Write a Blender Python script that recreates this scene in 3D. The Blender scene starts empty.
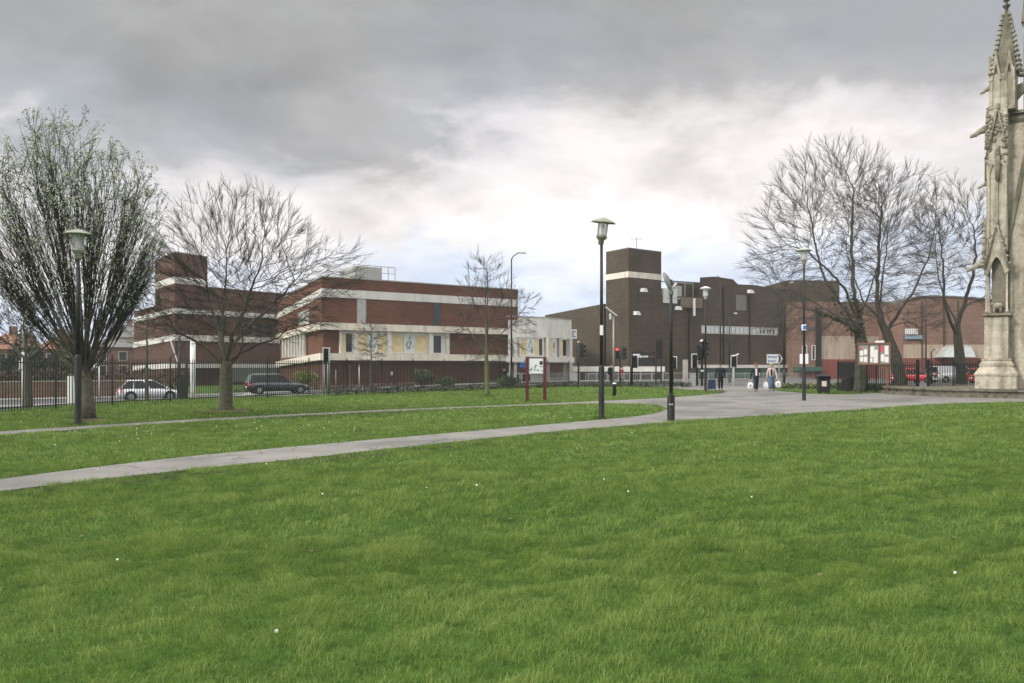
import bpy, math, random
import numpy as np
from mathutils import Vector, Matrix, noise as mnoise
random.seed(7); rng = np.random.default_rng(11)
scene = bpy.context.scene
COL = scene.collection
F, CX, HY, EYE = 800.0, 512.0, 366.0, 1.6
R = math.radians

# ------------------------------------------------------------------ coordinates
def G(px, py):                       # a point of the level lawn seen at a pixel
    d = EYE*F/(py-HY); return ((px-CX)/F*d, d)
def XD(px, d): return ((px-CX)/F*d, d)
def ZP(py, d): return EYE+(HY-py)/F*d
def sstep(t):
    t = min(1, max(0, t)); return t*t*(3-2*t)
FENCE_PX = [(0,413),(93,406.5),(165,403),(250,399),(330,395.5),(420,391.8),(500,389.0),(569,386.6)]
FENCE = [(-19.6,16.0),(-18.2,22.0)] + [G(*p) for p in FENCE_PX]
BOUND = [(-300,-130),(-40,-14)] + FENCE + [(8,63),(14,60),(17,56),(20,51),(26,50),(45,51),(300,60)]
BXA = np.array([p[0] for p in BOUND]); BYA = np.array([p[1] for p in BOUND])
def bound_s(x, y):
    yb = np.interp(x, BXA, BYA); yb2 = np.interp(np.asarray(x)+.5, BXA, BYA)
    sl = (yb2-yb)/.5
    return (y-yb)/np.sqrt(1+sl*sl)
def road_z(x):
    t = np.clip((6-np.asarray(x, float))/36, 0, 1); t = t*t*(3-2*t)
    return -0.15-0.72*t
def _h(ix, iy, s):
    a = np.sin(ix*127.1+iy*311.7+s*74.7)*43758.5453
    return a-np.floor(a)
def vn(x, y, s=0):
    x = np.asarray(x, float); y = np.asarray(y, float)
    ix = np.floor(x); iy = np.floor(y); fx = x-ix; fy = y-iy
    fx = fx*fx*(3-2*fx); fy = fy*fy*(3-2*fy)
    a = _h(ix,iy,s); b = _h(ix+1,iy,s); c = _h(ix,iy+1,s); d = _h(ix+1,iy+1,s)
    return (a*(1-fx)+b*fx)*(1-fy)+(c*(1-fx)+d*fx)*fy
def und(x, y):                       # gentle tussocks of the lawn
    u = x*.86+y*.5; v = -x*.5+y*.86
    return .030*vn(u*.6, v*1.4, 1)+.042*vn(u*2.0, v*3.6, 2)+.034*vn(u*4.6+3, v*6.5, 9)
def gz(x, y):
    s = bound_s(x, y); t = np.clip((s-.8)/6.5, 0, 1); t = t*t*(3-2*t)
    return -0.058 + und(x, y)*(1-t) + road_z(x)*t
def gzf(x, y): return float(gz(np.array([x]), np.array([y]))[0])

# ------------------------------------------------------------------ materials
def newmat(name):
    m = bpy.data.materials.new(name); m.use_nodes = True
    nt = m.node_tree; b = nt.nodes['Principled BSDF']; return m, nt, b
def N(nt, t, **kw):
    n = nt.nodes.new(t)
    for k, v in kw.items(): setattr(n, k, v)
    return n
def lnk(nt, a, b): nt.links.new(a, b)
def rampnode(nt, stops):
    r = N(nt, 'ShaderNodeValToRGB'); e = r.color_ramp.elements
    while len(e) < len(stops): e.new(.5)
    for i, (p, c) in enumerate(stops): e[i].position = p; e[i].color = (*c[:3], 1)
    return r
MC = {}
def mat(name, col, rough=.8, var=.25, scale=3.0, metal=0, spec=.3, bump=0.0, stain=0.0, detail=6, coat=0):
    if name in MC: return MC[name]
    m, nt, b = newmat(name)
    tc = N(nt, 'ShaderNodeTexCoord'); no = N(nt, 'ShaderNodeTexNoise')
    no.inputs['Scale'].default_value = scale; no.inputs['Detail'].default_value = detail; no.inputs['Roughness'].default_value = .65
    lnk(nt, tc.outputs['Object'], no.inputs['Vector'])
    lo = [c*(1-var) for c in col]; hi = [min(1, c*(1+var)) for c in col]
    r = rampnode(nt, [(.3, lo), (.7, hi)]); lnk(nt, no.outputs['Fac'], r.inputs['Fac'])
    out = r.outputs['Color']
    if stain:
        mp = N(nt, 'ShaderNodeMapping'); mp.inputs['Scale'].default_value = (1.5, 1.5, .18)
        lnk(nt, tc.outputs['Object'], mp.inputs['Vector'])
        n2 = N(nt, 'ShaderNodeTexNoise'); n2.inputs['Scale'].default_value = 1.6; n2.inputs['Detail'].default_value = 5
        lnk(nt, mp.outputs['Vector'], n2.inputs['Vector'])
        r2 = rampnode(nt, [(.42, (1,1,1)), (.68, (1-stain,)*3)]); lnk(nt, n2.outputs['Fac'], r2.inputs['Fac'])
        mx = N(nt, 'ShaderNodeMix', data_type='RGBA', blend_type='MULTIPLY'); mx.inputs[0].default_value = 1
        lnk(nt, out, mx.inputs[6]); lnk(nt, r2.outputs['Color'], mx.inputs[7]); out = mx.outputs[2]
    lnk(nt, out, b.inputs['Base Color'])
    b.inputs['Roughness'].default_value = rough; b.inputs['Metallic'].default_value = metal
    b.inputs['Specular IOR Level'].default_value = spec
    if coat: b.inputs['Coat Weight'].default_value = coat
    if bump:
        bp = N(nt, 'ShaderNodeBump'); bp.inputs['Strength'].default_value = bump; bp.inputs['Distance'].default_value = .02
        lnk(nt, no.outputs['Fac'], bp.inputs['Height']); lnk(nt, bp.outputs['Normal'], b.inputs['Normal'])
    MC[name] = m; return m
def brickmat(name, c1, c2, mortar, scale=1.0, stain=.25):
    if name in MC: return MC[name]
    m, nt, b = newmat(name)
    geo = N(nt, 'ShaderNodeNewGeometry'); sp = N(nt, 'ShaderNodeSeparateXYZ'); lnk(nt, geo.outputs['Position'], sp.inputs[0])
    ad = N(nt, 'ShaderNodeMath', operation='ADD'); lnk(nt, sp.outputs[0], ad.inputs[0]); lnk(nt, sp.outputs[1], ad.inputs[1])
    cb = N(nt, 'ShaderNodeCombineXYZ'); lnk(nt, ad.outputs[0], cb.inputs[0]); lnk(nt, sp.outputs[2], cb.inputs[1])
    br = N(nt, 'ShaderNodeTexBrick'); br.inputs['Scale'].default_value = scale
    br.inputs['Brick Width'].default_value = .26; br.inputs['Row Height'].default_value = .075
    br.inputs['Mortar Size'].default_value = .010; br.inputs['Bias'].default_value = -.1
    br.inputs['Color1'].default_value = (*c1,1); br.inputs['Color2'].default_value = (*c2,1); br.inputs['Mortar'].default_value = (*mortar,1)
    lnk(nt, cb.outputs[0], br.inputs['Vector'])
    n1 = N(nt, 'ShaderNodeTexNoise'); n1.inputs['Scale'].default_value = .35; n1.inputs['Detail'].default_value = 7; n1.inputs['Roughness'].default_value = .7
    lnk(nt, geo.outputs['Position'], n1.inputs['Vector'])
    r1 = rampnode(nt, [(.3, (1-stain,)*3), (.7, (1+stain*.6,)*3)]); lnk(nt, n1.outputs['Fac'], r1.inputs['Fac'])
    mp = N(nt, 'ShaderNodeMapping'); mp.inputs['Scale'].default_value = (.9,.9,6); lnk(nt, geo.outputs['Position'], mp.inputs['Vector'])
    n2 = N(nt, 'ShaderNodeTexNoise'); n2.inputs['Scale'].default_value = .9; n2.inputs['Detail'].default_value = 4; lnk(nt, mp.outputs[0], n2.inputs['Vector'])
    r2 = rampnode(nt, [(.35, (.86,)*3), (.65, (1.12,)*3)]); lnk(nt, n2.outputs['Fac'], r2.inputs['Fac'])
    mx = N(nt, 'ShaderNodeMix', data_type='RGBA', blend_type='MULTIPLY'); mx.inputs[0].default_value = 1
    lnk(nt, br.outputs['Color'], mx.inputs[6]); lnk(nt, r1.outputs['Color'], mx.inputs[7])
    my = N(nt, 'ShaderNodeMix', data_type='RGBA', blend_type='MULTIPLY'); my.inputs[0].default_value = 1
    lnk(nt, mx.outputs[2], my.inputs[6]); lnk(nt, r2.outputs['Color'], my.inputs[7])
    lnk(nt, my.outputs[2], b.inputs['Base Color']); b.inputs['Roughness'].default_value = .9; b.inputs['Specular IOR Level'].default_value = .2
    MC[name] = m; return m
def emat(name, col, s):
    m, nt, b = newmat(name); b.inputs['Base Color'].default_value = (*col,1)
    b.inputs['Emission Color'].default_value = (*col,1); b.inputs['Emission Strength'].default_value = s
    MC[name] = m; return m
def glassmat(name, tint=(.8,.85,.85), trans=1.0, rough=.05):
    m, nt, b = newmat(name)
    b.inputs['Base Color'].default_value = (*tint,1); b.inputs['Roughness'].default_value = rough
    b.inputs['Transmission Weight'].default_value = trans; b.inputs['IOR'].default_value = 1.2
    MC[name] = m; return m

M_BRICK = brickmat('red brown brick', (.172,.060,.037), (.122,.043,.028), (.14,.095,.07))
M_BRICKB = brickmat('brown brick', (.122,.052,.034), (.086,.038,.026), (.11,.08,.06))
M_BRICKD = brickmat('dark umber brick', (.092,.067,.041), (.066,.048,.030), (.10,.085,.07), stain=.3)
M_BRICKE = brickmat('orange red brick', (.275,.150,.105), (.205,.112,.082), (.22,.17,.14))
M_WHITE = mat('white painted render', (.70,.68,.63), .75, .08, .8, stain=.16)
M_CREAM = mat('cream painted concrete', (.78,.71,.60), .8, .10, .9, stain=.25)
M_TAN = mat('tan timber blind', (.68,.55,.32), .7, .15, 2)
M_PIC = mat('white poster board', (.62,.64,.62), .6, .05, 2)
M_PICINK = mat('grey poster print', (.28,.32,.31), .6, .5, 9)
M_DARKGLASS = mat('dark window glass', (.02,.024,.025), .22, .3, .6, spec=.6)
M_BLACK = mat('black painted metal', (.012,.014,.013), .5, .3, 8, spec=.4)
M_FENCE = mat('dark green black railing paint', (.014,.020,.016), .55, .3, 4)
M_GREY = mat('galvanised grey metal', (.34,.35,.35), .5, .15, 6, metal=.3)
M_LGREY = mat('light grey metal', (.55,.56,.55), .5, .12, 6)
M_LANT = mat('weathered aluminium', (.40,.40,.35), .55, .2, 7, metal=.25)
M_WPOLE = mat('white painted pole', (.72,.73,.72), .5, .08, 5)
M_ROOF = mat('grey felt roofing', (.17,.165,.155), .9, .2, 1.5)
M_SLATE = mat('grey slate', (.13,.13,.125), .8, .3, 3)
M_TILE = mat('orange clay tile', (.23,.105,.065), .85, .3, 3)
M_PLANT = mat('pale plant room cladding', (.42,.42,.39), .7, .12, 1.5)
M_GREENP = mat('green painted panel', (.05,.11,.08), .7, .2, 1.5)
M_GARAGE = mat('grey green panel', (.15,.17,.15), .7, .2, 1.5)
M_REDP = mat('dark red painted render', (.22,.065,.055), .8, .15, .8, stain=.2)
M_BEIGE = mat('beige render', (.44,.35,.27), .85, .12, .7, stain=.25)
M_REDPOST = mat('maroon painted timber', (.105,.022,.024), .6, .15, 5)
M_LAMPGLASS = glassmat('lantern glass', (.92,.93,.92), .55, .3)
M_RED = emat('red signal lamp', (1,.03,.02), 3.0)
M_BLUE = mat('blue sign paint', (.03,.16,.55), .5, .05)
M_SIGNW = mat('white sign face', (.75,.76,.76), .45, .03)
M_SIGNINK = mat('black sign print', (.02,.02,.02), .5, .1)
M_SIGNBLUE = mat('blue lettering', (.10,.16,.50), .5, .1)
M_GREENINK = mat('green map print', (.12,.28,.16), .6, .4, 20)
M_LENS = mat('unlit signal lens', (.02,.02,.02), .3, .1)
M_CONC = mat('pale concrete', (.42,.40,.36), .85, .15, 2, stain=.2)
M_SKIN = mat('skin', (.50,.30,.22), .6, .05)
M_BARK = mat('grey green bark', (.100,.095,.067), .95, .45, 9, bump=.9)
M_BARKD = mat('dark bark', (.085,.080,.062), .95, .4, 8, bump=.8)
M_TWIG = mat('brown grey twigs', (.085,.075,.062), .95, .3, 3)
M_TWIGG = mat('mossy branches', (.042,.044,.030), .95, .4, 3)
M_TWIGD = mat('dark grey twigs', (.085,.079,.068), .95, .3, 3)
M_GARG = mat('dark weathered stone', (.28,.255,.20), .95, .4, 4, bump=.8)

# ------------------------------------------------------------------ mesh builder
class MB:
    def __init__(s, T=None): s.v = []; s.f = []; s.T = T
    def add(s, vs, fs):
        n = len(s.v)
        if s.T is not None: vs = [tuple(s.T @ Vector(p)) for p in vs]
        s.v += [tuple(p) for p in vs]; s.f += [tuple(i+n for i in f) for f in fs]; return s
    def box(s, x0, x1, y0, y1, z0, z1):
        return s.add([(x0,y0,z0),(x1,y0,z0),(x1,y1,z0),(x0,y1,z0),(x0,y0,z1),(x1,y0,z1),(x1,y1,z1),(x0,y1,z1)],
            [(0,3,2,1),(4,5,6,7),(0,1,5,4),(1,2,6,5),(2,3,7,6),(3,0,4,7)])
    def hexa(s, lo, hi):             # two quads joined
        return s.add(list(lo)+list(hi), [(0,3,2,1),(4,5,6,7),(0,1,5,4),(1,2,6,5),(2,3,7,6),(3,0,4,7)])
    def prism(s, poly, z0, z1):
        n = len(poly); lo = z0 if isinstance(z0, (list,tuple)) else [z0]*n; hi = z1 if isinstance(z1, (list,tuple)) else [z1]*n
        vs = [(p[0],p[1],lo[i]) for i, p in enumerate(poly)]+[(p[0],p[1],hi[i]) for i, p in enumerate(poly)]
        return s.add(vs, [tuple(reversed(range(n))), tuple(range(n,2*n))]+[(i,(i+1)%n,n+(i+1)%n,n+i) for i in range(n)])
    def slab(s, poly, y0, y1):       # polygon in the x-z plane with depth along y
        n = len(poly)
        vs = [(p[0],y0,p[1]) for p in poly]+[(p[0],y1,p[1]) for p in poly]
        return s.add(vs, [tuple(range(n)), tuple(reversed(range(n,2*n)))]+[(i,n+i,n+(i+1)%n,(i+1)%n) for i in range(n)])
    def lathe(s, prof, n=14, c=(0,0), caps=True):
        vs = []; fs = []
        for r, z in prof:
            for k in range(n):
                a = 2*math.pi*k/n; vs.append((c[0]+r*math.cos(a), c[1]+r*math.sin(a), z))
        for j in range(len(prof)-1):
            for k in range(n):
                fs.append((j*n+k, j*n+(k+1)%n, (j+1)*n+(k+1)%n, (j+1)*n+k))
        if caps: fs.append(tuple(reversed(range(n)))); fs.append(tuple(range((len(prof)-1)*n, len(prof)*n)))
        return s.add(vs, fs)
    def tube(s, pts, rad, n=6, caps=True):
        pts = [Vector(p) for p in pts]; m = len(pts)
        if not isinstance(rad, (list, tuple)): rad = [rad]*m
        vs = []; fs = []; up = None
        for i, p in enumerate(pts):
            t = (pts[min(i+1,m-1)]-pts[max(i-1,0)])
            t = t.normalized() if t.length > 1e-9 else Vector((0,0,1))
            if up is None:
                up = Vector((1,0,0)) if abs(t.x) < .8 else Vector((0,1,0))
            a = (up-t*up.dot(t)).normalized(); up = a; b = t.cross(a)
            for k in range(n):
                an = 2*math.pi*k/n; vs.append(p+(a*math.cos(an)+b*math.sin(an))*rad[i])
        for i in range(m-1):
            for k in range(n):
                fs.append((i*n+k, i*n+(k+1)%n, (i+1)*n+(k+1)%n, (i+1)*n+k))
        if caps: fs.append(tuple(reversed(range(n)))); fs.append(tuple(range((m-1)*n, m*n)))
        return s.add(vs, fs)
    def blob(s, c, r, seed=0, sc=(1,1,1), amp=.25, seg=8, rings=5):
        vs = [(c[0],c[1],c[2]-r*sc[2])]; fs = []
        for j in range(1, rings):
            ph = math.pi*j/rings-math.pi/2
            for k in range(seg):
                a = 2*math.pi*k/seg; d = Vector((math.cos(ph)*math.cos(a), math.cos(ph)*math.sin(a), math.sin(ph)))
                q = r*(1+amp*mnoise.noise(d*1.7+Vector((seed*3.1,seed*1.7,seed))))
                vs.append((c[0]+d.x*q*sc[0], c[1]+d.y*q*sc[1], c[2]+d.z*q*sc[2]))
        vs.append((c[0],c[1],c[2]+r*sc[2])); top = len(vs)-1
        for k in range(seg):
            fs.append((0, 1+(k+1)%seg, 1+k)); o = 1+(rings-2)*seg; fs.append((o+k, o+(k+1)%seg, top))
            for j in range(rings-2):
                o = 1+j*seg; fs.append((o+k, o+(k+1)%seg, o+seg+(k+1)%seg, o+seg+k))
        return s.add(vs, fs)
    def build(s, name, m, parent=None, smooth=False, world=False):
        if world and parent is not None:
            o = parent.location; s.v = [(p[0]-o.x,p[1]-o.y,p[2]-o.z) for p in s.v]
        me = bpy.data.meshes.new(name); me.from_pydata(s.v, [], s.f); me.validate()
        me.materials.append(m)
        if smooth: me.polygons.foreach_set('use_smooth', [True]*len(me.polygons))
        ob = bpy.data.objects.new(name, me); COL.objects.link(ob)
        if parent is not None: ob.parent = parent
        return ob
def tag(o, label, cat, group=None, kind=None):
    o['label'] = label; o['category'] = cat
    if group: o['group'] = group
    if kind: o['kind'] = kind
    return o
def thing(name, label, cat, loc=(0,0,0), rotz=0, group=None):
    o = bpy.data.objects.new(name, None); COL.objects.link(o); o.location = loc; o.rotation_euler = (0,0,rotz)
    return tag(o, label, cat, group)
def struct(o, kind='structure'): o['kind'] = kind; return o
def dup(root, loc, rotz, label, group=None, scale=1):
    def cp(o, par):
        c = o.copy(); COL.objects.link(c)
        if par is not None: c.parent = par
        for ch in list(kids.get(o.name, [])): cp(ch, c)
        return c
    kids = {}
    for o in list(COL.objects):
        if o.parent is not None: kids.setdefault(o.parent.name, []).append(o)
    r = cp(root, None); r.location = loc; r.rotation_euler = (0,0,rotz); r.scale = (scale,)*3; r['label'] = label
    if group: r['group'] = group
    return r
class Wall:                          # a vertical plane between two plan points; local frame u (along), w (outward, towards the viewer), z
    def __init__(s, a, b, base=(0,0)):
        s.a = Vector((a[0],a[1])); s.b = Vector((b[0],b[1])); d = s.b-s.a; s.L = d.length; s.d = d/s.L
        n = Vector((s.d.y, -s.d.x)); s.n = n if n.dot(-s.a) > 0 else -n
        s.T = Matrix(((s.d.x, s.n.x, 0, s.a.x),(s.d.y, s.n.y, 0, s.a.y),(0,0,1,0),(0,0,0,1)))
    def u(s, px):
        k = (px-CX)/F                # solve (a+u d).x = k (a+u d).y
        return (k*s.a.y-s.a.x)/(s.d.x-k*s.d.y)
    def D(s, px): return s.a.y+s.u(px)*s.d.y
    def z(s, px, py): return ZP(py, s.D(px))
    def mb(s): return MB(s.T)
    def pt(s, px, w=0):
        u = s.u(px); q = s.a+s.d*u+s.n*w; return (q.x, q.y)
# ------------------------------------------------------------------ sky, light, camera
def make_world():
    w = bpy.data.worlds.new('World'); scene.world = w; w.use_nodes = True
    nt = w.node_tree; bg = nt.nodes['Background']; bg.inputs['Strength'].default_value = 1.0
    sky = N(nt, 'ShaderNodeTexSky', sky_type='NISHITA'); sky.sun_disc = False
    sky.sun_elevation = R(SUN_EL); sky.sun_rotation = R(SUN_AZ)
    sk = N(nt, 'ShaderNodeVectorMath', operation='SCALE'); sk.inputs['Scale'].default_value = .11
    lnk(nt, sky.outputs[0], sk.inputs[0])
    tc = N(nt, 'ShaderNodeTexCoord'); sp = N(nt, 'ShaderNodeSeparateXYZ'); lnk(nt, tc.outputs['Generated'], sp.inputs[0])
    za = N(nt, 'ShaderNodeMath', operation='ADD'); za.inputs[1].default_value = .30
    zm = N(nt, 'ShaderNodeMath', operation='MAXIMUM'); zm.inputs[1].default_value = 0
    lnk(nt, sp.outputs[2], zm.inputs[0]); lnk(nt, zm.outputs[0], za.inputs[0])
    pr = N(nt, 'ShaderNodeVectorMath', operation='DIVIDE'); cb = N(nt, 'ShaderNodeCombineXYZ')
    for i in range(3): lnk(nt, za.outputs[0], cb.inputs[i])
    lnk(nt, tc.outputs['Generated'], pr.inputs[0]); lnk(nt, cb.outputs[0], pr.inputs[1])
    def noise(scale, detail, off, rough=.55, dist=0.0):
        mp = N(nt, 'ShaderNodeMapping'); mp.inputs['Location'].default_value = off
        lnk(nt, pr.outputs[0], mp.inputs['Vector'])
        n = N(nt, 'ShaderNodeTexNoise'); n.inputs['Scale'].default_value = scale; n.inputs['Detail'].default_value = detail
        n.inputs['Roughness'].default_value = rough; n.inputs['Distortion'].default_value = dist
        lnk(nt, mp.outputs[0], n.inputs['Vector']); return n.outputs['Fac']
    n1 = noise(.8, 3, (3.1,1.7,0)); n2 = noise(2.6, 7, (9.3,4.4,0), .58, .3); n3 = noise(1.5, 6, (1.3,7.9,0), .55, .4)
    def ma(op, a, b):
        m = N(nt, 'ShaderNodeMath', operation=op)
        for i, q in enumerate((a, b)):
            if isinstance(q, (int, float)): m.inputs[i].default_value = q
            else: lnk(nt, q, m.inputs[i])
        return m.outputs[0]
    t = ma('ADD', sp.outputs[2], ma('MULTIPLY', ma('SUBTRACT', n1, .5), .20))
    t = ma('ADD', t, ma('MULTIPLY', ma('SUBTRACT', n2, .5), .26))
    t = ma('SUBTRACT', t, ma('MULTIPLY', sp.outputs[0], .04))
    rm = rampnode(nt, [(0,(.52,.58,.68)),(.06,(.46,.54,.68)),(.115,(.56,.60,.68)),(.165,(.66,.635,.635)),(.20,(.64,.605,.595)),(.245,(.50,.475,.475)),(.28,(.31,.302,.302)),(.34,(.24,.24,.242)),(.45,(.255,.257,.258)),(.56,(.50,.50,.50)),(.75,(1.7,1.68,1.65))])  # brightest stops lie overhead, out of view, raised to light the ground
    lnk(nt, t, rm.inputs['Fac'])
    n4 = noise(5.0, 7, (2.7,8.8,1), .6, .5)
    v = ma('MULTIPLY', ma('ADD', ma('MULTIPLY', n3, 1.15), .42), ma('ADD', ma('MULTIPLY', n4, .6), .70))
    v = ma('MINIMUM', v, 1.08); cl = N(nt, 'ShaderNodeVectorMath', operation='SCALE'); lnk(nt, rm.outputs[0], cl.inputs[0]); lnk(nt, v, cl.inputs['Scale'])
    # thin places in the cloud let some of the blue sky through
    gap = rampnode(nt, [(.50,(0,0,0)),(.68,(.25,.25,.25))]); lnk(nt, noise(.8, 5, (5.5,2.2,3), .6), gap.inputs['Fac'])
    mx = N(nt, 'ShaderNodeMix', data_type='RGBA'); lnk(nt, gap.outputs[0], mx.inputs[0]); lnk(nt, cl.outputs[0], mx.inputs[6]); lnk(nt, sk.outputs[0], mx.inputs[7])
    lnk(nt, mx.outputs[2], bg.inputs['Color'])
SUN_EL, SUN_AZ = 33, 238      # sun behind the photographer, a little to the left
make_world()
L = bpy.data.lights.new('sun', 'SUN'); L.energy = 1.5; L.angle = R(10); L.color = (1,.955,.89)
so = bpy.data.objects.new('sun', L); COL.objects.link(so)
_az = R(SUN_AZ); sdir = Vector((math.sin(_az)*math.cos(R(SUN_EL)), math.cos(_az)*math.cos(R(SUN_EL)), math.sin(R(SUN_EL))))
so.rotation_euler = sdir.to_track_quat('Z','Y').to_euler()
cam = bpy.data.cameras.new('camera'); co = bpy.data.objects.new('camera', cam); COL.objects.link(co)
co.location = (0,0,EYE); co.rotation_euler = (R(90),0,0)
cam.sensor_width = 36; cam.lens = 36*F/1024; cam.shift_y = (HY-341.5)/1024; cam.clip_end = 3000; cam.clip_start = .1
scene.camera = co
scene.view_settings.view_transform = 'Standard'; scene.view_settings.look = 'None'
scene.view_settings.exposure = EXPOSURE = 0.70; scene.view_settings.gamma = 1
scene.render.engine = 'CYCLES'
scene.cycles.max_bounces = 5; scene.cycles.use_denoising = True

# ------------------------------------------------------------------ ground
def axis(lo, hi, a, b, step, grow=1.25):
    xs = list(np.arange(a, b+1e-6, step)); d = step
    x = a
    while x > lo: d *= grow; x -= d; xs.insert(0, x)
    d = step; x = b
    while x < hi: d *= grow; x += d; xs.append(x)
    return np.array(xs)
def sheet(name, xs, ys, zf, m):
    X, Y = np.meshgrid(xs, ys); Z = zf(X, Y); nx, ny = len(xs), len(ys)
    me = bpy.data.meshes.new(name)
    me.vertices.add(nx*ny); me.vertices.foreach_set('co', np.stack([X,Y,Z],-1).astype(np.float32).ravel())
    i = np.arange(nx*ny).reshape(ny, nx); q = np.stack([i[:-1,:-1], i[:-1,1:], i[1:,1:], i[1:,:-1]], -1).reshape(-1,4)
    me.loops.add(q.size); me.loops.foreach_set('vertex_index', q.ravel().astype(np.int32))
    me.polygons.add(len(q)); me.polygons.foreach_set('loop_start', np.arange(0,q.size,4,dtype=np.int32))
    me.polygons.foreach_set('use_smooth', np.ones(len(q), bool)); me.update(calc_edges=True); me.materials.append(m)
    o = bpy.data.objects.new(name, me); COL.objects.link(o); return o
def groundmat():
    m, nt, b = newmat('grass covered soil')
    geo = N(nt, 'ShaderNodeNewGeometry')
    n1 = N(nt, 'ShaderNodeTexNoise'); n1.inputs['Scale'].default_value = .5; n1.inputs['Detail'].default_value = 9; n1.inputs['Roughness'].default_value = .7
    n2 = N(nt, 'ShaderNodeTexNoise'); n2.inputs['Scale'].default_value = 14; n2.inputs['Detail'].default_value = 6
    for n in (n1, n2): lnk(nt, geo.outputs['Position'], n.inputs['Vector'])
    r1 = rampnode(nt, [(.3,(.040,.080,.014)),(.55,(.062,.118,.021)),(.75,(.085,.140,.030))]); lnk(nt, n1.outputs['Fac'], r1.inputs['Fac'])
    r2 = rampnode(nt, [(.3,(.55,.55,.55)),(.7,(1.25,1.25,1.25))]); lnk(nt, n2.outputs['Fac'], r2.inputs['Fac'])
    mx = N(nt, 'ShaderNodeMix', data_type='RGBA', blend_type='MULTIPLY'); mx.inputs[0].default_value = 1
    lnk(nt, r1.outputs[0], mx.inputs[6]); lnk(nt, r2.outputs[0], mx.inputs[7]); lnk(nt, mx.outputs[2], b.inputs['Base Color'])
    bp = N(nt, 'ShaderNodeBump'); bp.inputs['Strength'].default_value = .8; bp.inputs['Distance'].default_value = .05
    lnk(nt, n2.outputs['Fac'], bp.inputs['Height']); lnk(nt, bp.outputs[0], b.inputs['Normal'])
    b.inputs['Roughness'].default_value = .95; b.inputs['Specular IOR Level'].default_value = .1
    return m
M_GROUND = groundmat()

def pavemat(name, c, sp=.22, sc=1.1, rough=.85):
    m, nt, b = newmat(name); geo = N(nt, 'ShaderNodeNewGeometry')
    n1 = N(nt, 'ShaderNodeTexNoise'); n1.inputs['Scale'].default_value = sc; n1.inputs['Detail'].default_value = 8; n1.inputs['Roughness'].default_value = .7
    n2 = N(nt, 'ShaderNodeTexNoise'); n2.inputs['Scale'].default_value = 45; n2.inputs['Detail'].default_value = 3
    n3 = N(nt, 'ShaderNodeTexNoise'); n3.inputs['Scale'].default_value = .22; n3.inputs['Detail'].default_value = 5; n3.inputs['Distortion'].default_value = 1.2
    vo = N(nt, 'ShaderNodeTexVoronoi'); vo.feature = 'DISTANCE_TO_EDGE'; vo.inputs['Scale'].default_value = .42
    n4 = N(nt, 'ShaderNodeTexNoise'); n4.inputs['Scale'].default_value = 1.6; n4.inputs['Detail'].default_value = 4
    wv = N(nt, 'ShaderNodeVectorMath', operation='MULTIPLY_ADD'); wv.inputs[1].default_value = (1.2,1.2,1.2)
    for n in (n1,n2,n3,n4): lnk(nt, geo.outputs['Position'], n.inputs['Vector'])
    lnk(nt, n4.outputs['Color'], wv.inputs[0]); lnk(nt, geo.outputs['Position'], wv.inputs[2]); lnk(nt, wv.outputs[0], vo.inputs['Vector'])
    r1 = rampnode(nt, [(.3,[q*(1-sp) for q in c]),(.7,[q*(1+sp) for q in c])]); lnk(nt, n1.outputs['Fac'], r1.inputs['Fac'])
    out = r1.outputs[0]
    for fac, st in ((n2.outputs['Fac'], [(.3,(.8,)*3),(.7,(1.2,)*3)]), (n3.outputs['Fac'], [(.36,(.66,)*3),(.46,(.97,)*3),(.66,(1.15,)*3)]), (vo.outputs['Distance'], [(0,(.45,)*3),(.016,(1,)*3)])):
        r = rampnode(nt, st); lnk(nt, fac, r.inputs['Fac'])
        mx = N(nt, 'ShaderNodeMix', data_type='RGBA', blend_type='MULTIPLY'); mx.inputs[0].default_value = 1
        lnk(nt, out, mx.inputs[6]); lnk(nt, r.outputs[0], mx.inputs[7]); out = mx.outputs[2]
    lnk(nt, out, b.inputs['Base Color']); b.inputs['Roughness'].default_value = rough
    bp = N(nt, 'ShaderNodeBump'); bp.inputs['Strength'].default_value = .4; bp.inputs['Distance'].default_value = .01
    lnk(nt, n2.outputs['Fac'], bp.inputs['Height']); lnk(nt, bp.outputs[0], b.inputs['Normal'])
    return m
M_PATH = pavemat('worn path tarmac', (.170,.163,.148))
M_ROAD = pavemat('road asphalt', (.075,.075,.078))
M_PAVE = pavemat('pavement slabs', (.24,.235,.22))
M_KERB = mat('granite kerb', (.33,.32,.30), .85, .15, 3)
def catmull(P, k=5):
    P = [Vector((p[0],p[1])) for p in P]; out = []
    for i in range(len(P)-1):
        a, b, c, d = P[max(i-1,0)], P[i], P[i+1], P[min(i+2,len(P)-1)]
        for j in range(k):
            t = j/k; out.append(.5*((2*b)+(c-a)*t+(2*a-5*b+4*c-d)*t*t+(3*b-a-3*c+d)*t**3))
    out.append(P[-1]); return [(p.x,p.y) for p in out]
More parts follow.
